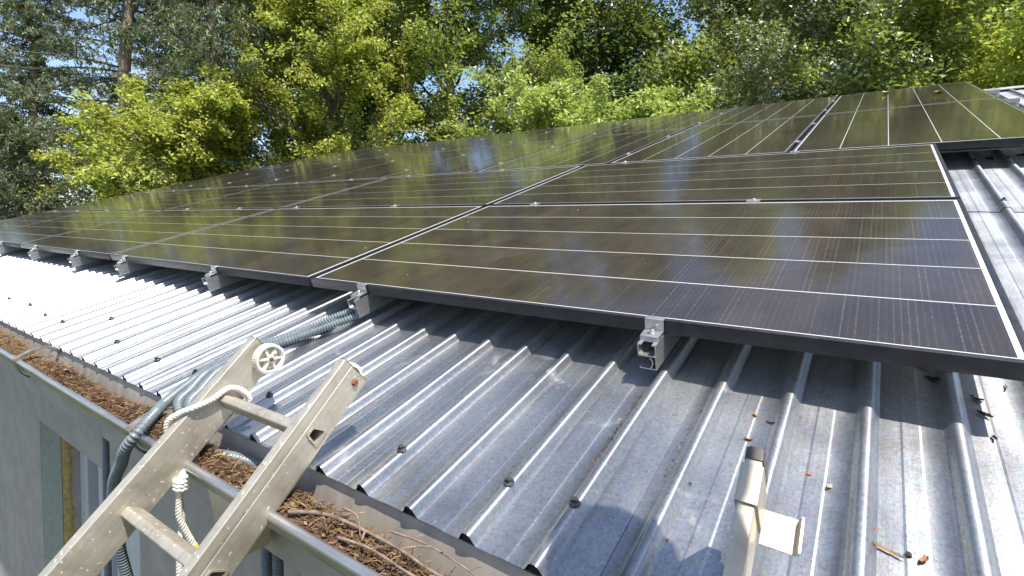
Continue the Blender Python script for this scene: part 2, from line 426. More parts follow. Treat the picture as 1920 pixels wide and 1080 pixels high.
# ridge flashing and far slope so the roof is a whole roof
bm = bmesh.new()
for s in (0, 1):
    pass
RY, RZ = RW(0, RIDGE, WF).y, RW(0, RIDGE, WF).z
add_prism(bm, [(RY-0.13, RZ-0.02), (RY, RZ+0.03), (RY+0.16, RZ-0.03), (RY+0.16, RZ-0.034), (RY, RZ+0.026), (RY-0.13, RZ-0.024)], lambda a, b, t_: (t_, a, b), RU0-74.5*RP, RU0+30.5*RP)
link('ridge_flashing', bm_mesh('ridge_flashing', bm), M['galv'], house)
bm = bmesh.new()
add_prism(bm, [(RY+0.01, RZ-0.01), (RY+5.6, RZ-0.01-5.6*math.tan(PITCH)), (RY+5.6, RZ-0.06-5.6*math.tan(PITCH)), (RY+0.01, RZ-0.06)], lambda a, b, t_: (t_, a, b), RU0-74.5*RP, RU0+30.5*RP)
link('rear_slope', bm_mesh('rear_slope', bm), M['galv'], house)
# fascia: sheet lengths butted with a small gap
FY = -0.4498
XL, XR = RU0-74.6*RP, RU0+30.6*RP
x = XL
while x < XR:
    x1 = min(XR, x+0.98)
    bm = bmesh.new(); add_prism(bm, [(FY, 2.612), (FY-0.0085, 2.546), (FY-0.0060, 2.5445), (FY-0.004, 2.5465), (FY+0.003, 2.612)], lambda a_, b, t_: (t_, a_, b), x+0.001, x1-0.001)
    f_ = link('fascia_board', bm_mesh('fascia_board', bm), M['fascia'], house); x = x1
# black foam plugs inside the rib ends
bm = bmesh.new()
add_prism(bm, [(-0.0125, -0.002), (-0.0090, 0.0100), (-0.0060, 0.0138), (0, 0.0146), (0.0060, 0.0138), (0.0090, 0.0100), (0.0125, -0.002)], lambda a_, b, t_: (a_, t_, b), 0, 0.02)
me_plug = bm_mesh('foam_filler', bm); me_plug.materials.append(M['black'])
for k in range(-74, 31): link('foam_filler', me_plug, None, house, RW(RU0+k*RP, EAVE+0.004, WF-0.0005), ROOF_ROT)
bm = bmesh.new(); add_box(bm, XL, XR, -0.43, -0.185, 2.38, 2.545); add_box(bm, XL, XR, -0.4455, -0.4305, 2.42, 2.54)
link('soffit_board', bm_mesh('soffit_board', bm), M['wall'], house)
# gable fill under the roof on both ends and the back wall
WY = -0.18; WX0, WX1 = -2.33, -0.924; HEAD = 1.93; SILL = 0.75
bm = bmesh.new()
wxl, wxr = XL+0.12, XR-0.12
add_box(bm, wxl, WX0, WY, WY+0.09, 0, 2.52); add_box(bm, WX1, wxr, WY, WY+0.09, 0, 2.52)
add_box(bm, WX0, WX1, WY, WY+0.09, HEAD, 2.52); add_box(bm, WX0, WX1, WY, WY+0.09, 0, SILL)
add_box(bm, wxl, wxr, RY+5.1, RY+5.2, 0, 2.4)
for xx in (wxl, wxr-0.1):
    add_prism(bm, [(WY+0.08, 0), (RY+5.1, 0), (RY+5.1, RZ-0.12-5.1*math.tan(PITCH)), (RY, RZ-0.08), (WY+0.08, RZ-0.08-(RY-WY-0.08)*math.tan(PITCH))], lambda a, b, t_: (t_, a, b), xx, xx+0.1)
link('wall', bm_mesh('wall', bm), M['wall'], house)
bm = bmesh.new()
add_box(bm, WX0-0.02, WX0+0.0015, WY+0.003, WY+0.088, SILL, HEAD-0.003)
link('insulation_board', bm_mesh('insulation_board', bm), M['eps'], house)
# ragged foam and masonry behind the board
V = []; F = []; nz = 60
for i in range(nz+1):
    z = SILL+(HEAD-0.14-SILL)*i/nz; yy = WY+0.143+0.007*math.sin(i*0.37+math.sin(i*0.21)*3)+0.006*rs.uniform(-1, 1)
    for (xx, y_) in ((WX0+0.002, WY+0.0915), (WX0+0.006, WY+0.115), (WX0+0.005, yy-0.01), (WX0-0.004, yy)): V.append((xx, y_, z))
for i in range(nz):
    for k in range(3): F.append((i*4+k, i*4+k+1, (i+1)*4+k+1, (i+1)*4+k))
me = bpy.data.meshes.new('foam_seal'); me.from_pydata(V, [], F); smooth_me(me, 60)
link('foam_seal', me, M['foam'], house)
bm = bmesh.new()
add_box(bm, wxl, WX0-0.002, WY+0.0905, WY+0.30, 0, 2.5); add_box(bm, WX1+0.002, wxr, WY+0.0905, WY+0.30, 0, 2.5)
add_box(bm, WX0-0.002, WX1+0.002, WY+0.0905, WY+0.30, HEAD+0.002, 2.5); add_box(bm, WX0-0.002, WX1+0.002, WY+0.0905, WY+0.30, 0, SILL-0.002)
link('masonry', bm_mesh('masonry', bm), M['wall'], house)
bm = bmesh.new(); add_box(bm, WX0+0.003, WX0+0.02, WY+0.093, WY+0.15, HEAD-0.14, HEAD-0.002)
link('timber_packer', bm_mesh('timber_packer', bm), M['beige'], house)
win = bpy.data.objects.new('window', None); COL.objects.link(win); win.parent = house
bm = bmesh.new(); y0 = WY+0.174
for a, b in ((WX0, WX0+0.125), (WX1-0.70, WX1-0.52)): add_box(bm, a, b, y0, y0+0.06, SILL, HEAD, 0.004)
add_box(bm, WX0+0.1255, WX1-0.7005, y0, y0+0.06, HEAD-0.06, HEAD); add_box(bm, WX0+0.1255, WX1-0.7005, y0, y0+0.06, SILL, SILL+0.06)
link('window_frame', bm_mesh('window_frame', bm), M['window'], win)
bm = bmesh.new()
for a, b in ((WX0+0.265, WX0+0.325), (WX0+0.40, WX0+0.45), (WX0+0.53, WX0+0.57)): add_box(bm, a, b, y0+0.012, y0+0.05, SILL+0.061, HEAD-0.061, 0.004)
link('window_sash', bm_mesh('window_sash', bm), M['window'], win)
bm = bmesh.new(); add_box(bm, WX0+0.1255, WX1-0.7005, y0+0.052, y0+0.058, SILL+0.0605, HEAD-0.0605)
link('window_pane', bm_mesh('window_pane', bm), M['pane'], win)
for a, b in ((0.228, 0.289), (0.335, 0.41)):
    bm = bmesh.new(); add_box(bm, a, b, WY-0.006, WY-0.0005, 0, 2.47); link('render_strip', bm_mesh('render_strip', bm), M['beige'], house)

# gutter, half round with a beaded lip
gut = bpy.data.objects.new('gutter', None); COL.objects.link(gut); gut.parent = house
LY, LZ = -0.556, 2.588
def gut_prof():
    c = (-0.502, 2.588); P = []
    for k in range(15):
        a_ = PI + PI*k/14
        P.append((c[0]+0.053*math.cos(a_), c[1]+0.056*math.sin(a_)))
    P = [p for p in P if not (p[0] > -0.47 and p[1] > 2.5405)]; P.append((-0.4535, 2.5425)); return P
gp = gut_prof()
bm = bmesh.new(); inner = [(a_+(0.0012 if a_ < -0.5 else -0.0012), b+0.0014) for a_, b in gp]
add_prism(bm, gp+inner[::-1], lambda a_, b, t_: (t_, a_, b), XL-0.02, XR+0.02)
me = bm_mesh('gutter_trough', bm, 40); link('gutter_trough', me, M['gutter'], gut)
bm = bmesh.new(); tube(bm, [Vector((XL-0.02+(XR-XL+0.04)*i/40, LY, LZ+0.0008*math.sin(i*1.7))) for i in range(41)], 0.0085, 14)
for xx in (0.515,):
    tube(bm, [Vector((xx, LY, LZ)), Vector((xx+0.004, LY, LZ)), Vector((xx+0.10, LY, LZ))], 0.0094, 14)
link('gutter_lip', bm_mesh('gutter_lip', bm, 50), M['gutter'], gut)
def bracket(xc, wide=0.028):
    path = [(-0.447, 2.575), (-0.452, 2.605), (-0.470, 2.622), (-0.500, 2.626), (-0.530, 2.616), (-0.552, 2.603), (-0.566, 2.594)] + [(-0.502+0.0585*math.cos(PI+a_), 2.586+0.0615*math.sin(PI+a_)) for a_ in (0.12, 0.35, 0.6, 0.85, 1.1)]
    P = [Vector((0, a_, b)) for a_, b in path]; P = catmull(P, 4); n = len(P)
    V = []; F = []
    for i, p in enumerate(P):
        tt = (P[min(n-1, i+1)]-P[max(0, i-1)]).normalized(); nn = Vector((1, 0, 0)).cross(tt); hw = wide/2*(1.0 if i < n*0.6 else 1.0-0.6*(i/n-0.6)/0.4)
        for sx_, sn in ((-1, 1), (1, 1), (1, -1), (-1, -1)): V.append(Vector((xc+sx_*hw, 0, 0))+Vector((0, p.y, p.z))+nn*0.0022*sn)
    for i in range(n-1):
        for k in range(4): F.append((i*4+k, i*4+(k+1) % 4, (i+1)*4+(k+1) % 4, (i+1)*4+k))
    F += [(0, 1, 2, 3), ((n-1)*4+3, (n-1)*4+2, (n-1)*4+1, (n-1)*4)]
    me = bpy.data.meshes.new('gutter_bracket'); me.from_pydata(V, [], F)
    link('gutter_bracket', me, M['bracket'], gut)
for xc in (0.165, -0.775, -1.7, -2.65, -3.6, -4.5, 1.9, 2.8): bracket(xc)
# outlet funnel under the gutter
bm = bmesh.new(); add_prism(bm, round_poly([(0.46, -0.545), (0.575, -0.545), (0.575, -0.45), (0.46, -0.45)], 0.02), lambda a_, b, t_: (0.52+(a_-0.52)*(1-0.45*t_), -0.49+(b+0.49)*(1-0.3*t_), 2.565-0.13*t_), 0, 1)
link('gutter_outlet', bm_mesh('gutter_outlet', bm, 30), M['beige'], gut)

# ------------------------------------------------------------------ solar panels
LIP, WHT, GAP, FT = 0.011, 0.0085, 0.0036, 0.029
WF_, WB_ = 0.0028, 0.0085        # white border at the front and at the back of a panel
ordinal = ['first', 'second', 'third', 'fourth', 'fifth', 'sixth', 'seventh', 'eighth', 'ninth', 'tenth']
panel_cache = {}
def panel_meshes(L, W):
    """local frame: x along the cell strips (length L, white to white), y across (W); origin = white corner, z=0 at the frame top"""
    key = (round(L, 4), round(W, 4))
    if key in panel_cache: return panel_cache[key]
    bm = bmesh.new()
    x0, x1, y0, y1 = -LIP, L+LIP, -LIP, W+LIP
    add_box(bm, x0, x1, y0, 0, -FT, 0, 0.0009); add_box(bm, x0, x1, W, y1, -FT, 0, 0.0009)
    add_box(bm, x0, 0, 0.0002, W-0.0002, -FT, -0.00015, 0.0009); add_box(bm, L, x1, 0.0002, W-0.0002, -FT, -0.00015, 0.0009)
    fr = bm_mesh('frame', bm, 30); fr.materials.append(M['frame'])
    bm = bmesh.new(); add_box(bm, 0.0003, L-0.0003, 0.0003, W-0.0003, -0.0075, -0.0004)
    bs = bm_mesh('backsheet', bm); bs.materials.append(M['backsheet'])
    sw = (W-WF_-WB_-4*GAP)/5
    bm = bmesh.new(); add_box(bm, 0, L-2*WHT, 0, sw, -0.0005, 0.0)
    st = bm_mesh('cell_strip', bm); st.materials.append(M['cells'])
    panel_cache[key] = (fr, bs, st, sw); return panel_cache[key]
def panel(u, v, lu, lv, label, group):
    land = lu > lv
    L, W = (lu, lv) if land else (lv, lu)
    fr, bs, st, sw = panel_meshes(L, W)
    o = empty('solar_panel', RW(u, v, 0))
    if land: o.rotation_euler = ROOF_ROT
    else:                                   # strips run up the slope: local x -> v, local y -> -u
        o.rotation_euler = (Matrix.Rotation(PITCH, 3, 'X') @ Matrix.Rotation(PI/2, 3, 'Z')).to_euler()
        o.location = RW(u+lu, v, 0)
    tag(o, label, 'solar panel', group)
    link('frame', fr, None, o); link('backsheet', bs, None, o)
    for k in range(5): link('cell_strip', st, None, o, (WHT, WF_+k*(sw+GAP), -0.0002))
    return o
R1V, R1L, R2V, R2L = 0.0, 0.945, 0.9859, 0.972
cols1 = [(0.0, 1.640)] + [(-1.739*k, 1.700) for k in range(1, 5)]
names1 = ['at the right end', 'second from the right', 'third from the right', 'fourth from the right', 'at the far left end']
for k, (u, lu) in enumerate(cols1):
    panel(u, R1V, lu, R1L, 'landscape solar panel of the front row above the gutter, %s' % names1[k], 'solar panels on the metal roof')
for k, (u, lu) in enumerate(cols1):
    panel(u, R2V, lu, R2L, 'landscape solar panel of the second row from the gutter, %s' % names1[k], 'solar panels on the metal roof')
R3V, R3L, R4V, R4L = 2.0006, 1.6727, 3.717, 1.690
cols3 = [(1.110, 0.936), (0.1448, 0.928)] + [(0.1448-1.029*k, 0.985) for k in range(1, 8)]
names3 = ['at the right end', 'next to the open gap, second from the right'] + ['%s from the right' % ordinal[i] for i in range(2, 8)] + ['at the far left end']
for k, (u, lu) in enumerate(cols3):
    panel(u, R3V, lu, R3L, 'upright solar panel of the third row, %s' % names3[k], 'solar panels on the metal roof')
for k, (u, lu) in enumerate(cols3):
    panel(u, R4V, lu, R4L, 'upright solar panel of the topmost row, %s' % names3[k], 'solar panels on the metal roof')

# rails along the slope under the two lower rows, rails along the ridge under the upper rows
RAILU = [1.118, 0.243, -0.648, -1.560, -2.262, -3.085, -4.0, -4.85, -5.75, -6.55]
RW_T, RW_B = FT*-1-0.001, -0.083
def rail_section():
    a_ = 0.018; t_ = 0.0022; zt, zb = RW_T, RW_B; zm = zt-0.024
    return [(-a_, zb), (a_, zb), (a_, zt), (a_-0.009, zt), (a_-0.009, zt-t_), (a_-t_, zt-t_), (a_-t_, zm+0.004), (a_-0.006, zm), (-a_+0.006, zm), (-a_+t_, zm+0.004),
            (-a_+t_, zt-t_), (-a_+0.009, zt-t_), (-a_+0.009, zt), (-a_, zt), (-a_, zm-0.002), (-a_+0.012, zm-0.002), (a_-0.012, zm-0.002), (a_-t_, zm-0.006), (a_-t_, zb+t_), (-a_+0.012, zb+t_), (0.002, zb+0.012), (0.002, zm-0.010), (0.0005, zm-0.010), (0.0005, zb+0.011), (-a_+0.011, zb+t_), (-a_, zb+t_)]
def rail_simple():
    a_ = 0.018; t_ = 0.0022; zt, zb = RW_T, RW_B; zm = zt-0.026
    # outline of an open-top channel above an open-left box
    return [(-a_, zm), (-a_, zt), (-a_+0.008, zt), (-a_+0.008, zt-t_), (-a_+t_, zt-t_), (-a_+t_, zm+0.006), (-a_+0.007, zm+t_), (a_-0.007, zm+t_), (a_-t_, zm+0.006),
            (a_-t_, zt-t_), (a_-0.008, zt-t_), (a_-0.008, zt), (a_, zt), (a_, zb), (-a_+0.002, zb), (-a_+0.002, zb+0.005), (-a_+0.004, zb+0.005), (-a_+0.004, zb+t_), (a_-0.014, zb+t_), (a_-0.009, zb+0.010), (a_-0.009, zm-0.008), (a_-0.014, zm-0.003), (a_-0.0125, zm-0.0015),
            (a_-0.007, zm-0.007), (a_-0.007, zb+0.009), (a_-0.011, zb+t_), (a_-t_, zb+t_), (a_-t_, zm)]
RSEC = rail_simple()
bm = bmesh.new(); add_prism(bm, RSEC, lambda a_, b, t_: (a_, t_, b), -0.062, 1.96)
me_rail = bm_mesh('mounting_rail', bm); me_rail.materials.append(M['alu'])
bm = bmesh.new()
for vv in (0.33, 0.95, 1.6): add_box(bm, -0.016, 0.016, vv, vv+0.05, WF+RIB_H+0.002, RW_B-0.0005)
me_foot = bm_mesh('rail_foot', bm); me_foot.materials.append(M['alu'])
for i, u in enumerate(RAILU):
    o = empty('mounting_rail', RW(u, 0, 0), ROOF_ROT)
    link('rail_profile', me_rail, None, o); link('rail_foot', me_foot, None, o)
    tag(o, 'aluminium rail up the slope under the lower panels, %s from the right' % ordinal[i], 'mounting rail', 'mounting rails under the lower rows')
RAILV = [2.32, 3.12, 4.06, 4.86]
bm = bmesh.new(); add_prism(bm, RSEC, lambda a_, b, t_: (a_*0.8, t_, b+0.010), R3V-0.01, R4V+R4L+0.01)
me_seam = bm_mesh('mounting_rail', bm); me_seam.materials.append(M['alu'])
tag(link('mounting_rail', me_seam, None, None, RW(1.0915, 0, 0), ROOF_ROT), 'silver rail visible in the open seam between the two right columns of upright panels', 'mounting rail')
bm = bmesh.new(); add_prism(bm, RSEC, lambda a_, b, t_: (t_, a_, b-0.012), -6.95, 2.20)
me_railh = bm_mesh('mounting_rail', bm); me_railh.materials.append(M['alu'])
for i, v in enumerate(RAILV):
    o = link('mounting_rail', me_railh, None, None, RW(0, v-0.08 if i > 1 else v, 0), ROOF_ROT)
    tag(o, 'aluminium rail crossing under the upright panels, %s up the roof' % ordinal[i], 'mounting rail', 'mounting rails under the upper rows')

# end clamps with bolt on the front edge
bm = bmesh.new(); cw = 0.0185
prof = [(-0.0030, 0.0030), (-0.0165, 0.0030), (-0.0165, -0.0205), (-0.046, -0.0205), (-0.046, -0.0325), (-0.0435, -0.0325), (-0.0435, -0.0235), (-0.0140, -0.0235), (-0.0140, 0.0006), (-0.0030, 0.0006)]
add_prism(bm, prof, lambda a_, b, t_: (t_, a_, b), -cw, cw)
bmesh.ops.bevel(bm, geom=[e for e in bm.edges], offset=0.0005, segments=1, affect='EDGES')
me_clamp = bm_mesh('clamp_body', bm); me_clamp.materials.append(M['alu'])
bm = bmesh.new(); lathe(bm, [(0.0062, 0), (0.0064, 0.001), (0.0064, 0.008), (0.0055, 0.009), (0.0033, 0.009), (0.0030, 0.005)], 16)
me_bolt = bm_mesh('bolt', bm, 40); me_bolt.materials.append(M['bolt'])
for i, u in enumerate(RAILU):
    o = empty('end_clamp', RW(u, 0, 0), ROOF_ROT)
    link('clamp_body', me_clamp, None, o); link('bolt', me_bolt, None, o, (-0.001, -0.029, -0.0205))
    tag(o, 'silver end clamp gripping the front panel edge, %s from the right' % ordinal[i], 'clamp', 'end clamps on the front panel edge')
# mid clamps
bm = bmesh.new(); add_box(bm, -0.021, 0.021, -0.016, 0.016, 0.0006, 0.0034, 0.0008)
lathe(bm, [(0.006, 0.0034), (0.006, 0.0075), (0.005, 0.0085)], 12)
me_mid = bm_mesh('mid_clamp', bm); me_mid.materials.append(M['alu'])
def mid(u, v, txt, turned=False):
    rot = ROOF_ROT if not turned else (Matrix.Rotation(PITCH, 3, 'X') @ Matrix.Rotation(PI/2, 3, 'Z')).to_euler()
    o = link('mid_clamp', me_mid, None, None, RW(u, v, 0), rot); tag(o, txt, 'clamp', 'mid clamps between the panels')
for i, u in enumerate(RAILU): mid(u, (R1V+R1L+R2V)/2, 'small mid clamp between first and second panel rows, %s from the right' % ordinal[i])
for i, u in enumerate(RAILU): mid(u, (R2V+R2L+R3V)/2, 'small mid clamp between second and third panel rows, %s from the right' % ordinal[i])
for ci in range(1, 9):
    ug = cols3[ci][0]-(0.0205 if ci > 1 else 0.0205)
    if ci == 1: ug = cols3[0][0]-0.022
    else: ug = (cols3[ci][0]+cols3[ci][1]+cols3[ci-1][0])/2
    for j, v in enumerate(RAILV):
        vv = v-0.08 if j > 1 else v
        mid(ug, vv, "small mid clamp on the upright panels' %s seam from the right, %s up" % (ordinal[ci-1], ordinal[j]), True)

# ------------------------------------------------------------------ ladders
LD = Vector((-0.014, 0.707, 0.707)).normalized()
LS = Vector((1, 0.02, 0)).normalized()
LN = LS.cross(LD).normalized(); LS = LD.cross(LN)
LP = Vector((0.431, -0.558, 2.597))
def LAD(l, s, n): return LP + LD*l + LS*s + LN*n
LROT = Matrix((LD, LS, LN)).transposed()            # local x = up the stile, y = across, z = out of the front
LMAT = Matrix.Translation(LP) @ LROT.to_4x4()
RUNG = [(0.1135, 0.0345), (0.1285, 0.0345), (0.1375, 0.0085), (0.1095, 0.0065)]
RSP = 0.231; L_TOP, L_BOT = 0.247, -3.60
def stile_mesh(s0, s1, outer):
    n0, n1 = -0.0075, 0.063
    bm = bmesh.new()
    if outer == 'R':
        sec = round_poly([(s0, n0), (s1-0.001, n0), (s1, n0+0.006), (s1, 0.0415), (s1-0.0009, 0.0421), (s1-0.0009, 0.0427), (s1, 0.0433), (s1, n1), (s0, n1)], 0.0022, 3)
    else:
        sec = round_poly([(s0, n0), (s1, n0), (s1, n1), (s0, n1)], 0.0022, 3)
    add_prism(bm, sec, lambda a_, b, t_: (t_, a_, b), L_BOT, L_TOP)
    return bm_mesh('stile', bm, 30)
def cut_holes(o, s0, s1):
    bm = bmesh.new()
    for k in range(0, 16):
        pts = round_poly([(l-RSP*k, n) for l, n in RUNG], 0.004, 3)
        add_prism(bm, pts, lambda a_, b, t_: (a_, t_, b), s0-0.02, s1+0.02)
    cm = bm_mesh('cut', bm); co = bpy.data.objects.new('cut', cm); COL.objects.link(co)
    co.matrix_world = o.matrix_world
    md = o.modifiers.new('b', 'BOOLEAN'); md.operation = 'DIFFERENCE'; md.object = co; md.solver = 'EXACT'
    dg = bpy.context.evaluated_depsgraph_get(); me = bpy.data.meshes.new_from_object(o.evaluated_get(dg))
    o.modifiers.clear(); o.data = me
    bpy.data.objects.remove(co)
def build_ladder(s_off, wl, label):
    t_ = empty('ladder', (0, 0, 0)); t_.matrix_world = LMAT
    tag(t_, label, 'ladder')
    for (a_, b, side) in ((s_off-wl, s_off, 'L'), (s_off+0.267, s_off+0.285, 'R')):
        me = stile_mesh(a_, b, side); me.materials.append(M['ladder'])
        o = link('stile', me, None, None); cut_holes(o, a_, b); smooth_me(o.data, 30); o.parent = t_
        bm = bmesh.new(); add_prism(bm, round_poly([(-0.0075+0.001, a_+0.001), (-0.0075+0.001, b-0.001), (0.062, b-0.001), (0.062, a_+0.001)], 0.002), lambda p, q_, r: (r, q_, p), L_TOP-0.002, L_TOP+0.0018)
        link('end_cap', bm_mesh('end_cap', bm), M['cap'], t_)
    for k in range(16):
        bm = bmesh.new()
        outp = round_poly([(l-RSP*k, n) for l, n in RUNG], 0.0042, 3); c0 = (sum(p[0] for p in outp)/len(outp), sum(p[1] for p in outp)/len(outp))
        innp = [(c0[0]+(a_-c0[0])*0.86, c0[1]+(b-c0[1])*0.86) for a_, b in outp]; rim = [(c0[0]+(a_-c0[0])*1.16, c0[1]+(b-c0[1])*1.16) for a_, b in outp]
        s0, s1 = s_off-wl-0.0005, s_off+0.2855
        ringsdef = [(outp, s0), (rim, s0-0.0005), (rim, s0-0.0022), (innp, s0-0.0022), (innp, s1+0.0022), (rim, s1+0.0022), (rim, s1+0.0005), (outp, s1)]
        rings = [[bm.verts.new((a_, s_, b)) for a_, b in pp] for pp, s_ in ringsdef]; n = len(outp)
        for i in range(len(rings)):
            A, B = rings[i], rings[(i+1) % len(rings)]
            for j in range(n): bm.faces.new((A[j], A[(j+1) % n], B[(j+1) % n], B[j]))
        link('rung', bm_mesh('rung', bm, 30), M['ladder'], t_)
    return t_
lad1 = build_ladder(0.0, 0.022, 'worn aluminium ladder with white wheels leaning on the gutter at left, rope tied to it')
# wheels
def wheel_mesh():
    bm = bmesh.new(); R, r2, w = 0.0315, 0.0245, 0.018; seg = 96
    prof = [(r2, 0.0), (R, 0.001), (R, w-0.001), (r2+0.002, w), (r2, w-0.003)]
    rings = []
    for (r, z) in prof:
        ring = []
        for k in range(seg):
            rr = r-(0.0008 if (k % 2 and abs(r-R) < 1e-6) else 0); ring.append(bm.verts.new((rr*math.cos(2*PI*k/seg), z, rr*math.sin(2*PI*k/seg))))
        rings.append(ring)
    for i in range(len(rings)):
        A, B = rings[i], rings[(i+1) % len(rings)]
        for k in range(seg): bm.faces.new((A[k], A[(k+1) % seg], B[(k+1) % seg], B[k]))
    me1 = bm_mesh('tyre', bm, 30)
    bm = bmesh.new()
    for k in range(6):
        a_ = k*PI/3+0.25; ca, sa = math.cos(a_), math.sin(a_)
        vs = []
        for (x, z, y) in ((0.004, -0.0028, 0.004), (0.0248, -0.0024, 0.004), (0.0248, 0.0024, 0.004), (0.004, 0.0028, 0.004), (0.004, -0.0028, 0.0155), (0.0248, -0.0018, 0.0145), (0.0248, 0.0018, 0.0145), (0.004, 0.0028, 0.0155)):
            vs.append(bm.verts.new((x*ca-z*sa, y, x*sa+z*ca)))
        for f in ((0, 3, 2, 1), (4, 5, 6, 7), (0, 1, 5, 4), (1, 2, 6, 5), (2, 3, 7, 6), (3, 0, 4, 7)): bm.faces.new([vs[i] for i in f])
    lt = [(0.0068, 0.003), (0.0068, 0.0165), (0.0055, 0.0172)]
    rings = [[bm.verts.new((r*math.cos(2*PI*k/20), z, r*math.sin(2*PI*k/20))) for k in range(20)] for r, z in lt]
    for A, B in zip(rings, rings[1:]):
        for k in range(20): bm.faces.new((A[k], A[(k+1) % 20], B[(k+1) % 20], B[k]))
    bm.faces.new(rings[0]); bm.faces.new(rings[-1])
    bmesh.ops.triangulate(bm, faces=[f for f in bm.faces if len(f.verts) > 4])
    me2 = bm_mesh('spokes', bm, 30)
    bm = bmesh.new(); rings = [[bm.verts.new((r*math.cos(2*PI*k/6), z, r*math.sin(2*PI*k/6))) for k in range(6)] for r, z in ((0.0045, 0.016), (0.0045, 0.0200), (0.0036, 0.0212))]
    for A, B in zip(rings, rings[1:]):
        for k in range(6): bm.faces.new((A[k], A[(k+1) % 6], B[(k+1) % 6], B[k]))
    bm.faces.new(rings[-1]); me3 = bm_mesh('wheel_bolt', bm)
    me1.materials.append(M['plastic']); me2.materials.append(M['plastic']); me3.materials.append(M['rust'])
    return me1, me2, me3
wm = wheel_mesh()
for (l, s, n, flip) in ((0.2290, 0.011, 0.020, 0), (0.2335, 0.2660, 0.013, 1)):
    we = bpy.data.objects.new('wheel', None); COL.objects.link(we); we.parent = lad1; we.location = (l, s, n)
    if flip: we.rotation_euler = (0, 0, PI)
    for nm, me in zip(('tyre', 'spokes', 'wheel_bolt'), wm): link(nm, me, None, we)
bm = bmesh.new(); rings = [[bm.verts.new((0.230+r*math.cos(2*PI*k/6+.3), z, 0.0165+r*math.sin(2*PI*k/6+.3))) for k in range(6)] for r, z in ((0.0062, 0.284), (0.0062, 0.2885), (0.005, 0.290))]
for A, B in zip(rings, rings[1:]):
    for k in range(6): bm.faces.new((A[k], A[(k+1) % 6], B[(k+1) % 6], B[k]))
bm.faces.new(rings[-1]); link('axle_bolt', bm_mesh('axle_bolt', bm), M['rust'], lad1)

lad2 = build_ladder(0.9475, 0.0165, 'aluminium ladder at bottom right with dark cap, white sleeve and hook on its stile')
bm = bmesh.new(); add_prism(bm, round_poly([(0.9285, -0.0105), (0.9502, -0.0105), (0.9502, 0.0662), (0.9285, 0.0662)], 0.002), lambda a_, b, t_: (t_, a_, b), 0.199, 0.2395)
link('sleeve', bm_mesh('sleeve', bm, 30), M['ladder'], lad2)
bm = bmesh.new(); add_prism(bm, round_poly([(0.9302, -0.009), (0.9484, -0.009), (0.9484, 0.0645), (0.9302, 0.0645)], 0.003), lambda a_, b, t_: (t_, a_, b), 0.2465, 0.262)
bmesh.ops.bevel(bm, geom=[e for e in bm.edges if all(v.co.x > 0.26 for v in e.verts)], offset=0.003, segments=2, affect='EDGES')
link('stile_cap', bm_mesh('stile_cap', bm, 30), M['cap'], lad2)
bm = bmesh.new(); add_prism(bm, [(0.9505, 0.002), (0.9845, 0.000), (0.9885, 0.0135), (0.9863, 0.0140), (0.9830, 0.0024), (0.9505, 0.0045)], lambda a_, b, t_: (t_, a_, b), 0.184, 0.2205)
link('hook_plate', bm_mesh('hook_plate', bm), M['ladder'], lad2)

# ------------------------------------------------------------------ conduits
def conduit_mesh(P, R=0.0122, pitch=0.0080):
    pts = catmull(P, 24); pts, L = resample(pts, pitch/4)
    bm = bmesh.new(); pat = (1.0, 1.0, 0.73, 0.72)
    tube(bm, pts, lambda i, n: R*pat[i % 4], 12); return bm_mesh('conduit', bm, 60)
def rp(L_): return [RW(*p) for p in L_]
hz = WF+RIB_H+0.0135
A = rp([(0.236, 0.30, -0.068), (0.240, 0.08, -0.066), (0.225, -0.03, -0.070), (0.175, -0.10, -0.080), (0.140, -0.18, hz), (0.105, -0.24, hz), (0.075, -0.32, hz+.004), (0.085, -0.41, hz), (0.128, -0.50, hz), (0.165, -0.555, hz+0.002)]) + \
    [Vector((0.208, -0.530, 2.632)), Vector((0.240, -0.570, 2.612)), Vector((0.222, -0.588, 2.575)), Vector((0.178, -0.582, 2.53)), Vector((0.105, -0.575, 2.448)), Vector((0.06, -0.555, 2.30)), Vector((0.045, -0.52, 2.1)), Vector((0.04, -0.48, 1.7)), Vector((0.04, -0.47, 0.3))]
tag(link('conduit', conduit_mesh(A), M['hose']), 'corrugated conduit crossing the roof and hanging down outside the gutter by its bracket', 'conduit', 'corrugated conduits')
B = rp([(0.250, 0.30, -0.075), (0.248, 0.06, -0.078), (0.235, -0.05, -0.084), (0.190, -0.13, hz), (0.165, -0.20, hz), (0.140, -0.27, hz), (0.122, -0.37, hz), (0.135, -0.42, hz), (0.190, -0.485, hz), (0.225, -0.525, hz+.001)]) + \
    [Vector((0.258, -0.485, 2.618)), Vector((0.29, -0.500, 2.590)), Vector((0.345, -0.507, 2.582)), Vector((0.41, -0.500, 2.586)), Vector((0.46, -0.485, 2.588)), Vector((0.51, -0.470, 2.582)), Vector((0.555, -0.463, 2.57)), Vector((0.60, -0.463, 2.556))]
tag(link('conduit', conduit_mesh(B), M['hose']), 'grey-blue corrugated conduit lying over the eave and curling into the gutter behind the ladder', 'conduit', 'corrugated conduits')
Cc = rp([(0.232, 0.28, -0.075), (0.226, 0.06, -0.080), (0.200, -0.06, -0.086), (0.150, -0.145, hz), (0.128, -0.22, hz), (0.105, -0.30, hz), (0.098, -0.38, hz), (0.110, -0.435, hz), (0.160, -0.495, hz), (0.195, -0.535, hz+.001)]) + \
    [Vector((0.228, -0.487, 2.617)), Vector((0.255, -0.495, 2.585)), Vector((0.285, -0.485, 2.562)), Vector((0.32, -0.475, 2.55))]
tag(link('conduit', conduit_mesh(Cc), M['hose']), 'grey-blue corrugated conduit dropping into the gutter beside the rope, middle of the three', 'conduit', 'corrugated conduits')
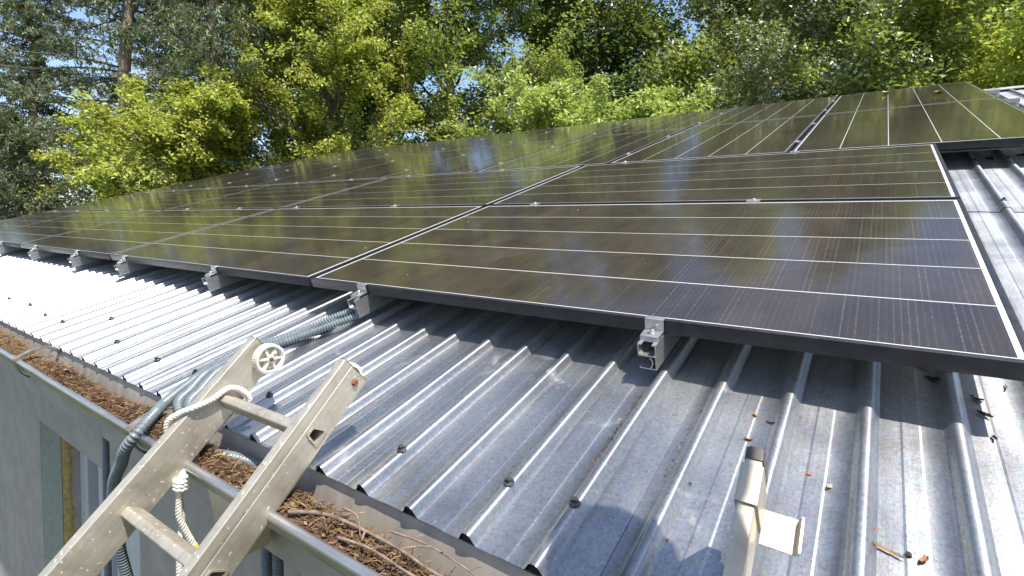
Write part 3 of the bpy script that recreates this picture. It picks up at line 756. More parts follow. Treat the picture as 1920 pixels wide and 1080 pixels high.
for (x, y, txt) in ((0.352, -0.36, 'dark corrugated conduit hanging on the wall under the gutter, left of a touching pair'), (0.390, -0.355, 'dark corrugated conduit hanging on the wall under the gutter, right of a touching pair'),
                    (0.559, -0.36, 'dark corrugated conduit hanging alone under the gutter over the beige strip'), (0.655, -0.36, 'dark corrugated conduit hanging under the gutter nearest the bottom edge'), (-0.884, -0.30, 'dark corrugated conduit hanging below the left ladder stile in front of the window')):
    P = [Vector((x, y+0.02, 2.46)), Vector((x+0.002, y, 2.40)), Vector((x+0.004, y, 2.2)), Vector((x-0.003, y, 1.8)), Vector((x, y, 1.2)), Vector((x, y, 0.4))]
    tag(link('conduit', conduit_mesh(P, 0.0125, 0.0080), M['hose']), txt, 'conduit', 'corrugated conduits')

# ------------------------------------------------------------------ rope
def rope_mesh(P, R=0.0062, name='rope'):
    pts = catmull(P, 18); pts, L = resample(pts, 0.0028)
    bm = bmesh.new(); F = frames(pts)
    for s in range(3):
        Q = [p+(a_*math.cos(2*PI*(s/3+i*0.0028/0.019))+b*math.sin(2*PI*(s/3+i*0.0028/0.019)))*R*0.42 for i, (p, a_, b) in enumerate(F)]
        tube(bm, Q, R*0.58, 7)
    return bm_mesh(name, bm, 60)
rope = empty('rope', LAD(-0.03, 0.0, -0.02)); tag(rope, 'white rope looped round the left ladder stile and hanging down, yellow tape on its end', 'rope')
def rope_part(name, P, R=0.0062, mat='rope'):
    o = link(name, rope_mesh([Vector(p)-rope.location for p in P], R, name), M[mat], rope); return o
rope_part('loop', [LAD(*p) for p in ((0.010, -0.030, 0.020), (0.022, -0.031, 0.050), (0.040, -0.026, 0.070), (0.062, -0.010, 0.0705), (0.078, 0.004, 0.066), (0.106, 0.0065, 0.050), (0.138, 0.007, 0.040), (0.150, 0.010, 0.024), (0.151, 0.014, 0.002), (0.140, 0.012, -0.013), (0.100, -0.008, -0.016), (0.05, -0.026, -0.012), (0.015, -0.030, 0.0), (0.010, -0.030, 0.020))])
K = LAD(-0.036, 0.004, -0.016)
rope_part('tail', [LAD(0.02, -0.02, -0.014), K+Vector((0, 0, 0.01)), LAD(-0.052, 0.003, -0.030), LAD(-0.070, 0.002, -0.046), LAD(-0.084, 0.002, -0.062), LAD(-0.100, 0.004, -0.094), LAD(-0.116, 0.006, -0.131)])
rope_part('tail', [K+Vector((-0.004, -0.004, 0.0)), LAD(-0.060, -0.004, -0.042), LAD(-0.090, -0.006, -0.078), K+Vector((-0.008, 0.0, -0.14)), K+Vector((-0.008, 0.0, -0.30)), K+Vector((-0.006, 0.0, -0.7))])
kp = []
for i in range(26):
    a_ = i*0.9; kp.append(K+Vector((0.010*math.cos(a_), 0.008*math.sin(a_), 0.013-0.001*i)))
rope_part('knot', kp, 0.0056)
bm = bmesh.new(); e0, e1 = LAD(-0.112, 0.0055, -0.121), LAD(-0.118, 0.0062, -0.137)
tube(bm, [e0-rope.location, e1-rope.location], 0.0066, 14); link('tape', bm_mesh('tape', bm, 40), M['tape'], rope)

# ------------------------------------------------------------------ debris
NEEDLE = mat_leaf('needle_litter', [(0.0, (0.018, 0.010, 0.006)), (0.4, (0.066, 0.036, 0.019)), (0.75, (0.15, 0.085, 0.041)), (1.0, (0.30, 0.21, 0.12))], 0.05, 0.8, 0.2)
def fill_z(x, t):
    """height of the litter at x, t = 0 at the lip .. 1 at the fascia side"""
    hgt = 2.584+0.012*math.sin(x*3.1+0.6)+0.007*math.sin(x*9.7)
    gap = 0.5+0.5*math.sin(x*4.3-0.9)
    if x < -0.45: hgt += 0.012; gap *= 0.4
    return hgt - 0.004 + 0.012*math.sin(PI*min(1, t*1.2)) - max(0, t-0.5)*(0.05+0.12*gap)
nx_, ny_ = 520, 9; V = []; F = []
for i in range(nx_+1):
    x = -7.3+(3.6+7.3)*i/nx_
    for j in range(ny_+1):
        t_ = j/ny_; V.append((x, -0.5505+t_*0.098, fill_z(x, t_)+rs.uniform(-.003, .003)))
for i in range(nx_):
    for j in range(ny_): a_ = i*(ny_+1)+j; F.append((a_, a_+1, a_+ny_+2, a_+ny_+1))
me = bpy.data.meshes.new('leaf_mould'); me.from_pydata(V, [], F); smooth_me(me, 180)
tag(link('leaf_mould', me, M['earth']), 'dark compost bed filling the metal gutter under the loose litter', 'leaf litter', kind='stuff')
def litter():
    V = []; Q = []
    def stick(p, d, L, r, bend):
        d = d.normalized(); sd = d.cross(Vector((0, 0, 1))); sd = sd.normalized() if sd.length > .1 else Vector((1, 0, 0)); up = sd.cross(d)
        prev = None
        for k in range(3):
            c = p+d*L*k/2+up*bend*(1-(k-1)**2); rr = r*(1 if k < 2 else 0.5); b = len(V)
            V.extend([c+sd*rr, c+up*rr, c-sd*rr])
            if prev is not None:
                for j in range(3): Q.append((prev+j, prev+(j+1) % 3, b+(j+1) % 3, b+j))
            prev = b
    for i in range(15000):
        if i < 12500: x = rs.uniform(-1.6, 1.25)
        else: x = rs.uniform(-6.5, -1.6)
        t_ = rs.uniform(0.02, 1.0); z = fill_z(x, t_)+rs.uniform(0, 0.007)
        if z < 2.545 and rs.random() < 0.6: continue
        a_ = rs.uniform(0, 2*PI); d = Vector((math.cos(a_), math.sin(a_)*0.8, rs.uniform(-.3, .45)))
        big = rs.random() < 0.10
        p = Vector((x, min(-0.462, max(-0.547, -0.5505+t_*0.098)), z))
        L = rs.uniform(0.008, 0.020)*(1.5 if big else 1)
        if p.y+d.y*L < -0.548 or p.y+d.y*L > -0.455: d.y *= -1
        stick(p, d, L, rs.uniform(0.0005, 0.0010)*(1.7 if big else 1), rs.uniform(-.002, .003))
    for i in range(900):
        x = rs.uniform(-1.6, 1.25); t_ = rs.uniform(0.05, 0.95); z = fill_z(x, t_)+rs.uniform(0.001, 0.008)
        p = Vector((x, min(-0.466, max(-0.543, -0.5505+t_*0.098)), z)); a_ = rs.uniform(0, 6.28)
        e1 = Vector((math.cos(a_), math.sin(a_), rs.uniform(-.4, .4))); e2 = e1.cross(Vector((rs.uniform(-.4, .4), rs.uniform(-.4, .4), 1))).normalized(); L = rs.uniform(0.003, 0.009)
        b = len(V); V.extend([p-e1*L, p+e2*L*0.5+Vector((0, 0, .001)), p+e1*L, p-e2*L*0.5]); Q.append((b, b+1, b+2, b+3))
    return np_mesh('needle_litter', np.array([tuple(v) for v in V]), Q)
tag(link('needle_litter', litter(), NEEDLE), 'brown dry needles and leaf scraps heaped in the gutter', 'leaf litter', kind='stuff')
M['twig'] = mat_simple('bare_twig', (0.10, 0.068, 0.052), (0.26, 0.19, 0.15), 0.85, 0.0, 60, 0.4, (1, 1, 1))
M['brown'] = mat_simple('dead_leaf_brown', (0.20, 0.08, 0.03), (0.42, 0.19, 0.07), 0.75, 0.0, 90, 0.3)
M['tan'] = mat_simple('dead_leaf_tan', (0.32, 0.22, 0.12), (0.52, 0.40, 0.25), 0.75, 0.0, 90, 0.3)
M['dark'] = mat_simple('dark_scrap', (0.012, 0.010, 0.010), (0.05, 0.04, 0.035), 0.9, 0.0, 120, 0.3)
M['yell'] = mat_simple('fresh_yellow_leaf', (0.50, 0.46, 0.03), (0.66, 0.60, 0.08), 0.6, 0.0, 60, 0.1)
def twig(P, r, side, label):
    bm = bmesh.new(); o0 = Vector(P[0]); Q = catmull([Vector(p)-o0 for p in P], 6); tube(bm, Q, lambda i, n: r*(1-0.55*i/n)*(1+0.18*math.sin(i*1.7)), 7)
    for (k, d) in side:
        p = Q[min(len(Q)-1, k)]; tube(bm, [p, p+Vector(d)*0.5+Vector((0, 0, .002)), p+Vector(d)], lambda i, n: r*0.55*(1-0.4*i/n), 6)
    tag(link('twig', bm_mesh('twig', bm, 60), M['twig'], None, o0), label, 'twig', 'twigs in the gutter')
twig([(0.745, -0.545, 2.602), (0.80, -0.520, 2.606), (0.87, -0.512, 2.606), (0.95, -0.507, 2.602), (1.03, -0.512, 2.60), (1.12, -0.50, 2.60)], 0.0034, [(8, (0.03, 0.03, 0.006)), (13, (0.02, -0.022, 0.004)), (18, (0.04, 0.02, 0.01))], 'long purplish bare twig lying along the gutter beside the right ladder stile')
twig([(0.86, -0.540, 2.601), (0.92, -0.532, 2.603), (1.0, -0.534, 2.601), (1.08, -0.530, 2.60)], 0.0024, [(6, (0.02, 0.015, 0.004))], 'thin pale twig along the gutter lip near the bottom of the picture')
twig([(0.80, -0.487, 2.603), (0.85, -0.50, 2.612), (0.885, -0.522, 2.604)], 0.0022, [], 'short forked twig lying across the gutter litter')
twig([(0.90, -0.480, 2.598), (0.97, -0.473, 2.600), (1.05, -0.476, 2.596), (1.12, -0.487, 2.590)], 0.0017, [(4, (0.01, .01, .006)), (8, (0.012, -.008, .006)), (12, (.012, .008, .006))], 'thin knobbly twig in the gutter close to the fascia')
twig([(-0.70, -0.53, 2.615), (-0.62, -0.505, 2.622), (-0.52, -0.502, 2.622), (-0.42, -0.512, 2.608)], 0.0016, [], 'thin curved stem on the needle litter at the left of the gutter')
def leaf_mesh(L, W, curl, rnd):
    bm = bmesh.new(); n = 6; rows = []
    for i in range(n+1):
        t_ = i/n; wd = W*math.sin(PI*min(1, t_*0.92+0.05))**0.8*(1+0.25*rnd.uniform(-1, 1))
        zc = curl*(t_-0.5)**2*1.6
        rows.append([bm.verts.new((L*(t_-0.5), s*wd/2, zc+abs(s)*curl*0.5*rnd.uniform(.5, 1.2))) for s in (-1, 0, 1)])
    for A, B in zip(rows, rows[1:]):
        for k in range(2): bm.faces.new((A[k], A[k+1], B[k+1], B[k]))
    return bm_mesh('dead_leaf', bm, 60)
def scrap(u, v, L, W, curl, mat, label, name='dead_leaf', cat='leaf', grp='dead leaves and scraps on the roof', dz=0.001, w=WF):
    o = link(name, leaf_mesh(L, W, curl, rs), M[mat], None, RW(u, v, w+dz+0.001), (PITCH+rs.uniform(-.1, .1), rs.uniform(-.1, .1), rs.uniform(0, 6)))
    tag(o, label, cat, grp)
scrap(1.313, -0.091, 0.011, 0.008, 0.003, 'brown', 'small orange-brown leaf scrap left of the roof seam, upper one')
scrap(1.340, -0.104, 0.016, 0.009, 0.004, 'brown', 'curled orange-brown leaf between the roof seam and the rib')
scrap(1.316, -0.160, 0.014, 0.009, 0.004, 'brown', 'orange-brown leaf just above the dark cap of the right ladder')
scrap(1.480, -0.279, 0.013, 0.007, 0.003, 'brown', 'tiny orange leaf right of the hook plate on the bare sheet')
scrap(1.529, -0.305, 0.018, 0.009, 0.005, 'brown', 'lobed orange-brown leaf at bottom right of the roof')
scrap(1.514, -0.303, 0.010, 0.007, 0.003, 'dark', 'black crumb beside the lobed orange leaf at bottom right')
scrap(1.495, -0.308, 0.034, 0.005, 0.006, 'tan', 'thin tan curled seed stalk on the sheet at bottom right')
scrap(1.263, -0.293, 0.007, 0.006, 0.002, 'dark', 'dark reddish crumb on the sheet left of the right ladder')
scrap(1.258, -0.405, 0.022, 0.005, 0.003, 'brown', 'reddish stalk lying in the shadow of the person')
scrap(1.430, -0.222, 0.018, 0.006, 0.004, 'tan', 'twisted tan seed case right of the dark ladder cap')
scrap(1.652, 0.125, 0.022, 0.003, 0.006, 'tan', 'pale curled stalk on the sheet under the panel corner at right')
scrap(1.405, -0.205, 0.008, 0.005, 0.002, 'brown', 'tiny brown crumb on the sheet right of the ladder cap')
for (u, v, L, W, lab) in ((1.560, 0.12, 0.03, 0.012, 'dark dead leaf in the panel shadow by the rib'), (1.545, 0.16, 0.022, 0.008, 'dark stalk in the shadow left of the right rib'), (1.61, 0.075, 0.02, 0.010, 'black crumb in the shadow near the panel shadow edge'),
                     (1.615, 0.03, 0.024, 0.008, 'black scrap at the corner of the panel shadow'), (1.62, -0.03, 0.016, 0.005, 'dark crumb in the sun just below the panel shadow'), (1.86, 2.2, 0.05, 0.03, 'black clump of leaves under the upper panel row, left one'),
                     (2.0, 2.25, 0.09, 0.035, 'black clump of leaves under the upper panel row, middle one'), (2.12, 2.2, 0.07, 0.03, 'black clump of leaves under the upper panel row, right one'), (1.90, 1.35, 0.05, 0.03, 'dark moss clump by the rib at the sheet joint'), (2.02, 1.95, 0.07, 0.03, 'dark clump caught on the roof screw at far right')):
    scrap(u, v, L, W, 0.006, 'dark', lab)
scrap(1.80, 4.45, 0.12, 0.05, -0.014, 'yell', 'yellow leaf lying on the topmost panel row, right one', w=0.016)
scrap(1.47, 5.0, 0.10, 0.05, -0.016, 'yell', 'yellow leaf lying on the topmost panel row, left one', w=0.018)
# moss and crumbs collected along a rib
V = []; Q = []
for i in range(420):
    kk, v0, v1 = ((4, -0.33, 0.02), (5, -0.30, -0.1), (10, 1.2, 2.1), (3, -0.41, -0.38))[0 if i < 230 else (1 if i < 290 else (2 if i < 390 else 3))]
    v = rs.uniform(v0, v1); u = RU0+kk*RP-0.0165+rs.gauss(0, 0.003)-0.002; s = rs.uniform(0.0008, 0.0028)
    c = Vector((u, v, WF+0.0015+rs.uniform(0, .003))); b = len(V); e1 = Vector((rs.uniform(-1, 1), rs.uniform(-1, 1), rs.uniform(-1, 1))).normalized(); e2 = e1.cross(Vector((.3, .5, .8))).normalized()
    V += [c+e1*s, c+e2*s*0.6, c-e1*s, c-e2*s*0.6]; Q.append((b, b+1, b+2, b+3))
me = np_mesh('moss_crumbs', np.array([tuple(RW(*v)) for v in V]), Q)
tag(link('moss_crumbs', me, NEEDLE), 'crumbs and dry moss caught along the roof ribs', 'debris', kind='stuff')
#@@TREES
# ------------------------------------------------------------------ trees
FH = Vector((F_[0], F_[1], 0)).normalized(); RH = Vector((FH.y, -FH.x, 0))
def stand(px, d):                                   # ground point seen at picture column px, d metres ahead
    return Vector((CAMP.x, CAMP.y, 0)) + FH*d + RH*(d*(px-960)/951.0)
BARK = mat_bark('tree_bark', (0.06, 0.045, 0.035), (0.20, 0.155, 0.12))
BARK_S = mat_bark('spruce_bark', (0.17, 0.13, 0.105), (0.48, 0.38, 0.31), 5)
LF = {
 'maple': mat_leaf('yellow_green_leaves', [(0.0, (0.10, 0.165, 0.02)), (0.45, (0.29, 0.38, 0.045)), (0.8, (0.45, 0.52, 0.075)), (1.0, (0.48, 0.43, 0.09))], 0.40, 0.42, 0.4),
 'green': mat_leaf('mid_green_leaves', [(0.0, (0.06, 0.12, 0.02)), (0.5, (0.17, 0.27, 0.04)), (0.85, (0.31, 0.40, 0.06)), (1.0, (0.40, 0.40, 0.09))], 0.36, 0.40, 0.45),
 'bright': mat_leaf('bright_green_leaves', [(0.0, (0.14, 0.22, 0.04)), (0.5, (0.31, 0.42, 0.075)), (1.0, (0.47, 0.56, 0.15))], 0.40, 0.40, 0.45),
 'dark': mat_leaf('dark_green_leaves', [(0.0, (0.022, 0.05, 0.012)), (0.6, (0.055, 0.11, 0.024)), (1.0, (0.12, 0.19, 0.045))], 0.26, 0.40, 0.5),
 'haw': mat_leaf('grey_green_leaves', [(0.0, (0.045, 0.08, 0.026)), (0.5, (0.10, 0.15, 0.05)), (1.0, (0.20, 0.245, 0.095))], 0.24, 0.36, 0.5),
 'ash': mat_leaf('long_yellow_green_leaflets', [(0.0, (0.18, 0.26, 0.03)), (0.5, (0.34, 0.44, 0.05)), (1.0, (0.50, 0.56, 0.10))], 0.58, 0.35, 0.5),
 'spruce': mat_leaf('spruce_needles', [(0.0, (0.035, 0.055, 0.032)), (0.6, (0.085, 0.115, 0.065)), (1.0, (0.18, 0.205, 0.10))], 0.18, 0.5, 0.4),
}
BLOS = mat_leaf('hawthorn_blossom', [(0.0, (0.45, 0.46, 0.40)), (1.0, (0.66, 0.66, 0.60))], 0.2, 0.6, 0.2)

def leaf_cloud(name, C, D, L, W, rng, up=0.7, droop=0.25, jit=0.35):
    """C: leaf centres, D: outward directions; one bent quad per leaf"""
    n = len(C)
    nr = rng.normal(size=(n, 3))*0.62 + D*0.35 + np.array(SUN)*up*1.35      # leaves turn towards the light
    nr /= np.linalg.norm(nr, axis=1)[:, None]
    ax = rng.normal(size=(n, 3)) + D*0.5; ax[:, 2] -= droop
    ax -= nr*np.sum(ax*nr, axis=1)[:, None]; ax /= np.linalg.norm(ax, axis=1)[:, None]+1e-9
    sd = np.cross(nr, ax)
    s = np.exp(rng.normal(size=n)*jit*0.6)[:, None]
    l = L*s; w = W*s
    bend = nr*(l*0.12)
    V = np.empty((n, 4, 3), np.float32)
    V[:, 0] = C-ax*l*0.5-bend; V[:, 1] = C+sd*w*0.5+ax*l*0.06+bend*0.4; V[:, 2] = C+ax*l*0.5-bend*0.9; V[:, 3] = C-sd*w*0.5+ax*l*0.06+bend*0.4
    return np_mesh(name, V.reshape(-1, 3), np.arange(n*4, dtype=np.int32).reshape(n, 4))

def limb_path(p, d, L, rng, lift, wob=0.22, n=6):
    P = [Vector(p)]; d = Vector(d).normalized()
    for i in range(n):
        d = (d + Vector(rng.normal(size=3))*wob*0.5 + Vector((0, 0, lift))*0.16).normalized(); P.append(P[-1]+d*(L/n))
    return P

def broad_tree(name, label, cat, group, base, H, R, cb, kind, seed, nlimb=22, nsub=7, nleaf=45000, L=0.11, W=0.07, tr=0.14, stems=1, lift=0.55, spread=0.20, top=0.55, lean=(0, 0), blossom=0, droop=0.25, up=0.7):
    rng = np.random.default_rng(seed); rr = random.Random(seed)
    t_ = empty(name, base, (0, 0, 0)); tag(t_, label, cat, group)
    bm = bmesh.new(); segs = []
    for s in range(stems):
        a0 = rr.uniform(0, 2*PI); off = Vector((math.cos(a0), math.sin(a0), 0))*(0.35 if stems > 1 else 0)
        n = 9; P = [off.copy()]
        for i in range(1, n+1):
            f = i/n; P.append(Vector((off.x+lean[0]*f*f+rr.gauss(0, .05)*f*H*0.25+off.x*f*R*1.2, off.y+lean[1]*f*f+rr.gauss(0, .05)*f*H*0.25+off.y*f*R*1.2, H*0.94*f)))
        P = catmull(P, 3); tube(bm, P, lambda i, m: tr*(1.15 if i == 0 else 1)*(1-0.9*i/m)/(1 if stems == 1 else 1.6), 9)
        nl = nlimb//stems
        for k in range(nl):
            f = (k+rr.random())/nl; z = cb+(H*0.96-cb)*f
            i = min(len(P)-2, int(z/(H*0.94)*(len(P)-1))); p = P[i].lerp(P[i+1], rr.random())
            # profile: widest at about 40 % of the crown
            prof = math.sin(PI*min(1, 0.22+f*0.78*1.0))**0.75 if f < 0.9 else 0.45
            prof = max(prof, top*(1-f))
            Lm = R*prof*rr.uniform(0.65, 1.15); az = k*2.399+rr.uniform(-.5, .5)
            el = math.radians(12+55*f)
            d = Vector((math.cos(az)*math.cos(el), math.sin(az)*math.cos(el), math.sin(el)))
            Q = limb_path(p, d, Lm, rng, lift*rr.uniform(0.1, 1.0)); r0 = max(0.012, tr*0.36*(1-f*0.6)*(Lm/R))
            tube(bm, Q, lambda i_, m, r0=r0: r0*(1-0.8*i_/m), 6)
            for j in range(nsub):
                g = 0.25+0.75*(j+rr.random())/nsub; ii = min(len(Q)-2, int(g*(len(Q)-1))); q0 = Q[ii].lerp(Q[ii+1], rr.random())
                dd = ((Q[ii+1]-Q[ii]).normalized()*0.6+Vector(rng.normal(size=3))*0.75+Vector((0, 0, 0.15+0.25*lift))).normalized()
                SL = Lm*rr.uniform(0.22, 0.5)+0.2
                S = limb_path(q0, dd, SL, rng, 0.3, 0.3, 3); tube(bm, S, lambda i_, m, r0=r0: max(0.004, r0*0.35*(1-0.7*i_/m)), 4, False)
                segs.append((S[0], S[1], S[2], S[3]))
    link('trunk', bm_mesh('trunk', bm, 60), BARK, t_)
    segs = np.array([[tuple(p) for p in s] for s in segs]); ns = len(segs)
    wgt = np.exp(rng.normal(size=ns)*0.5); wgt /= wgt.sum()
    def pick(n):
        si = rng.choice(ns, n, p=wgt); u = np.sqrt(rng.random(n))*2.999; i0 = u.astype(int); fr = (u-i0)[:, None]
        c = segs[si, i0]*(1-fr)+segs[si, i0+1]*fr
        D = segs[si, 3]-segs[si, 0]; D /= np.linalg.norm(D, axis=1)[:, None]+1e-9
        c = c+rng.normal(size=(n, 3))*np.array([spread, spread, spread*0.6]); return c, D
    c, D = pick(nleaf)
    link('crown', leaf_cloud('crown', c, D, L, W, rng, up, droop), LF[kind], t_)
    if blossom:
        c, D = pick(blossom//9); c = np.repeat(c, 9, axis=0)+rng.normal(size=(len(c)*9, 3))*0.035
        link('blossom', leaf_cloud('blossom', c, np.repeat(D, 9, axis=0), 0.04, 0.038, rng, 0.9, 0.0), BLOS, t_)
    return t_

def conifer(label, base, H, R, cb, seed, trunk_r, nwh=26, per=6, bare=(0, 0), nleaf=36000, L=0.13, W=0.022, dead=0):
    rng = np.random.default_rng(seed); rr = random.Random(seed)
    t_ = empty('spruce_tree', base); tag(t_, label, 'tree', 'conifers on the left')
    bm = bmesh.new()
    P = [Vector((rr.gauss(0, .012)*i, rr.gauss(0, .012)*i, H*i/10)) for i in range(11)]; P = catmull(P, 3)
    tube(bm, P, lambda i, m: trunk_r*(1-0.93*i/m)+0.01, 12)
    bm.faces.ensure_lookup_table(); n0 = len(bm.faces); segs = []
    for k in range(nwh):
        f = k/(nwh-1); z = cb+(H*0.97-cb)*f
        for j in range(per):
            az = j*2*PI/per+k*1.1+rr.uniform(-.35, .35); Lm = (R*(1-f)**0.8+0.25)*rr.uniform(0.6, 1.15)
            zz = z+rr.uniform(-.25, .25)
            if bare[0] < zz < bare[1] and rr.random() < 0.7: continue
            i = min(len(P)-2, int(zz/H*(len(P)-1))); p = P[i].copy(); p.z = zz
            d = Vector((math.cos(az), math.sin(az), -0.05+0.45*f)); Q = [p]; n = 7
            for s in range(n):
                d = (d+Vector(rng.normal(size=3))*0.07+Vector((0, 0, -0.06 if s < 4 else 0.10))).normalized(); Q.append(Q[-1]+d*Lm/n)
            r0 = 0.012+0.02*Lm/R; tube(bm, Q, lambda i_, m, r0=r0: r0*(1-0.8*i_/m), 5, False)
            for s in range(1, n+1):
                for sgn in (-1, 1):
                    if rr.random() < 0.12: continue
                    side = (Q[s]-Q[s-1]).normalized().cross(Vector((0, 0, 1)))*sgn
                    e = Q[s]+side*Lm*0.20*(1.1-0.5*s/n)*rr.uniform(.5, 1.2)+(Q[s]-Q[s-1])*0.7+Vector((0, 0, -rr.uniform(0.08, 0.38)))
                    segs.append((tuple(Q[s-1].lerp(Q[s], rr.random())), tuple(e)))
    for k in range(dead):
        z = rr.uniform(bare[0]-1, bare[1]+1); az = rr.uniform(0, 2*PI); p = Vector((0, 0, z)); Lm = rr.uniform(0.6, 2.2)
        Q = limb_path(p, (math.cos(az), math.sin(az), 0.15), Lm, rng, -0.5, 0.25, 6); tube(bm, Q, lambda i_, m: 0.022*(1-0.8*i_/m), 5, False)
    for i_, f_ in enumerate(bm.faces): f_.material_index = 0 if i_ < n0 else 1
    link('trunk', bm_mesh('trunk', bm, 60), [BARK_S, BARK], t_)
    segs = np.array(segs); si = rng.integers(0, len(segs), nleaf); u = rng.random(nleaf)[:, None]
    c = segs[si, 0]*(1-u)+segs[si, 1]*u+rng.normal(size=(nleaf, 3))*0.045
    D = segs[si, 1]-segs[si, 0]; D /= np.linalg.norm(D, axis=1)[:, None]+1e-9
    link('crown', leaf_cloud('crown', c, D*2.2, L, W, rng, 0.3, 0.5), LF['spruce'], t_)
    return t_

G1 = 'broadleaf trees behind the roof'
conifer('dark spruce standing far back between the two spruce trunks', stand(335, 21), 15.0, 3.6, 1.5, 15, 0.2, 28, 7, (0, 0), 50000, 0.20, 0.045)
conifer('tall spruce with a bare grey-brown trunk at left, the left one of two', stand(243, 14), 17.5, 3.4, 5.0, 11, 0.225, 30, 7, (6.0, 8.8), 64000, 0.16, 0.03, dead=14)
conifer('tall spruce with drooping branches, its trunk right of the bare-trunked spruce', stand(402, 11.3), 14.5, 1.75, 4.9, 12, 0.150, 26, 5, (3.4, 6.9), 22000, 0.15, 0.028, dead=8)
conifer('grey-green spruce at the left edge of the picture, sky showing through', stand(70, 18), 14.5, 3.9, 2.0, 13, 0.2, 30, 7, (0, 0), 66000, 0.17, 0.034)
conifer('low dark spruce in the lower left corner of the trees', stand(30, 11.5), 5.6, 2.0, 0.6, 14, 0.1, 22, 8, (0, 0), 30000, 0.11, 0.024)
broad_tree('maple_tree', 'low yellow-green maple in front of the two spruce trunks', 'tree', G1, stand(305, 10.8), 5.6, 2.25, 0.9, 'maple', 21, 30, 11, 84000, 0.080, 0.046, 0.08, 3, 0.35, 0.095, droop=0.8, top=0.8)
broad_tree('maple_tree', 'taller yellow-green maple right of the spruces, crown reaching the top of the picture', 'tree', G1, stand(600, 12.4), 11.0, 2.75, 1.5, 'maple', 22, 44, 11, 100000, 0.085, 0.047, 0.13, 1, 0.45, 0.10, droop=0.8)
broad_tree('maple_tree', 'small bushy maple at the foot of the taller maple', 'tree', G1, stand(455, 11.4), 5.2, 1.4, 0.9, 'maple', 29, 24, 10, 42000, 0.08, 0.044, 0.07, 2, 0.5, 0.09, droop=0.8, top=0.8)
broad_tree('oak_tree', 'broad mid-green tree with yellowish top in the middle, dark hollows below', 'tree', G1, stand(835, 14.5), 14.0, 3.7, 2.2, 'green', 23, 46, 11, 110000, 0.10, 0.062, 0.2, 1, 0.4, 0.15)
broad_tree('young_tree', 'bright green young tree with upright shoots in the middle right', 'tree', G1, stand(1090, 9.6), 5.35, 1.95, 1.6, 'bright', 24, 44, 9, 70000, 0.075, 0.042, 0.06, 4, 1.3, 0.09, droop=0.4)
broad_tree('hawthorn_tree', 'grey-green hawthorn dotted with white blossom behind the right side of the roof', 'tree', G1, stand(1430, 9.3), 9.5, 2.3, 1.6, 'haw', 25, 38, 9, 74000, 0.070, 0.046, 0.11, 2, 0.5, 0.17, blossom=16000)
broad_tree('bushy_tree', 'bushy green tree with brown twigs right of the hawthorn', 'tree', G1, stand(1700, 9.0), 8.0, 2.1, 1.4, 'green', 26, 30, 8, 42000, 0.085, 0.05, 0.10, 2, 0.4, 0.17)
broad_tree('ash_tree', 'yellow-green tree with long drooping leaflets overhanging the right edge', 'tree', G1, stand(2080, 6.3), 6.1, 2.3, 2.9, 'ash', 27, 32, 8, 26000, 0.165, 0.050, 0.11, 1, 0.1, 0.15, droop=1.4, up=0.5)
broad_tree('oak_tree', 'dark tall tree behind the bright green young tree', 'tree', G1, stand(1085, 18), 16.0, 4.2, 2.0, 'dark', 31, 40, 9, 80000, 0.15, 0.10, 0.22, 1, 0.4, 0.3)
broad_tree('oak_tree', 'tall green tree behind the hawthorn, left of its top', 'tree', G1, stand(1330, 16.5), 15.0, 3.8, 2.0, 'green', 32, 38, 9, 76000, 0.155, 0.105, 0.2, 1, 0.4, 0.3)
broad_tree('oak_tree', 'mid-green tall tree far behind the right side of the roof', 'tree', G1, stand(1620, 15.5), 14.5, 3.9, 2.0, 'green', 33, 38, 9, 70000, 0.15, 0.10, 0.2, 1, 0.4, 0.28)
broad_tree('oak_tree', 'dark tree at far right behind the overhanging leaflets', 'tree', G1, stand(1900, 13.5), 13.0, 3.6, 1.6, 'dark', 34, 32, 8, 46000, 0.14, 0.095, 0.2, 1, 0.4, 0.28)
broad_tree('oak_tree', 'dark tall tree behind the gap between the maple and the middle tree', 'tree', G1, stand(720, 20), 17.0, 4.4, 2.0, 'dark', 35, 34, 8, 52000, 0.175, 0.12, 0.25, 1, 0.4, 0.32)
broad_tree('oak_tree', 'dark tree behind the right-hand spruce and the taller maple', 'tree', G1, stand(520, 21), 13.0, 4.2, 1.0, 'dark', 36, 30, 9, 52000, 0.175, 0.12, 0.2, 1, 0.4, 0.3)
# the wood further back reads as one mass
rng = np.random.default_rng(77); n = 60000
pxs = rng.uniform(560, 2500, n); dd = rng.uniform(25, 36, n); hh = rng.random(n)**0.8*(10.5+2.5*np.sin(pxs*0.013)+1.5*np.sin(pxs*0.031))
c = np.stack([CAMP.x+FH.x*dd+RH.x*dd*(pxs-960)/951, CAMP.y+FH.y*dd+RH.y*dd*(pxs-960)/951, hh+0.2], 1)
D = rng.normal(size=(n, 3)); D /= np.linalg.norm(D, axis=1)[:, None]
w_ = link('far_wood', leaf_cloud('far_wood', c, D, 0.42, 0.30, rng), LF['dark']); tag(w_, 'dark wood filling the gaps far behind the trees', 'wood', kind='stuff')
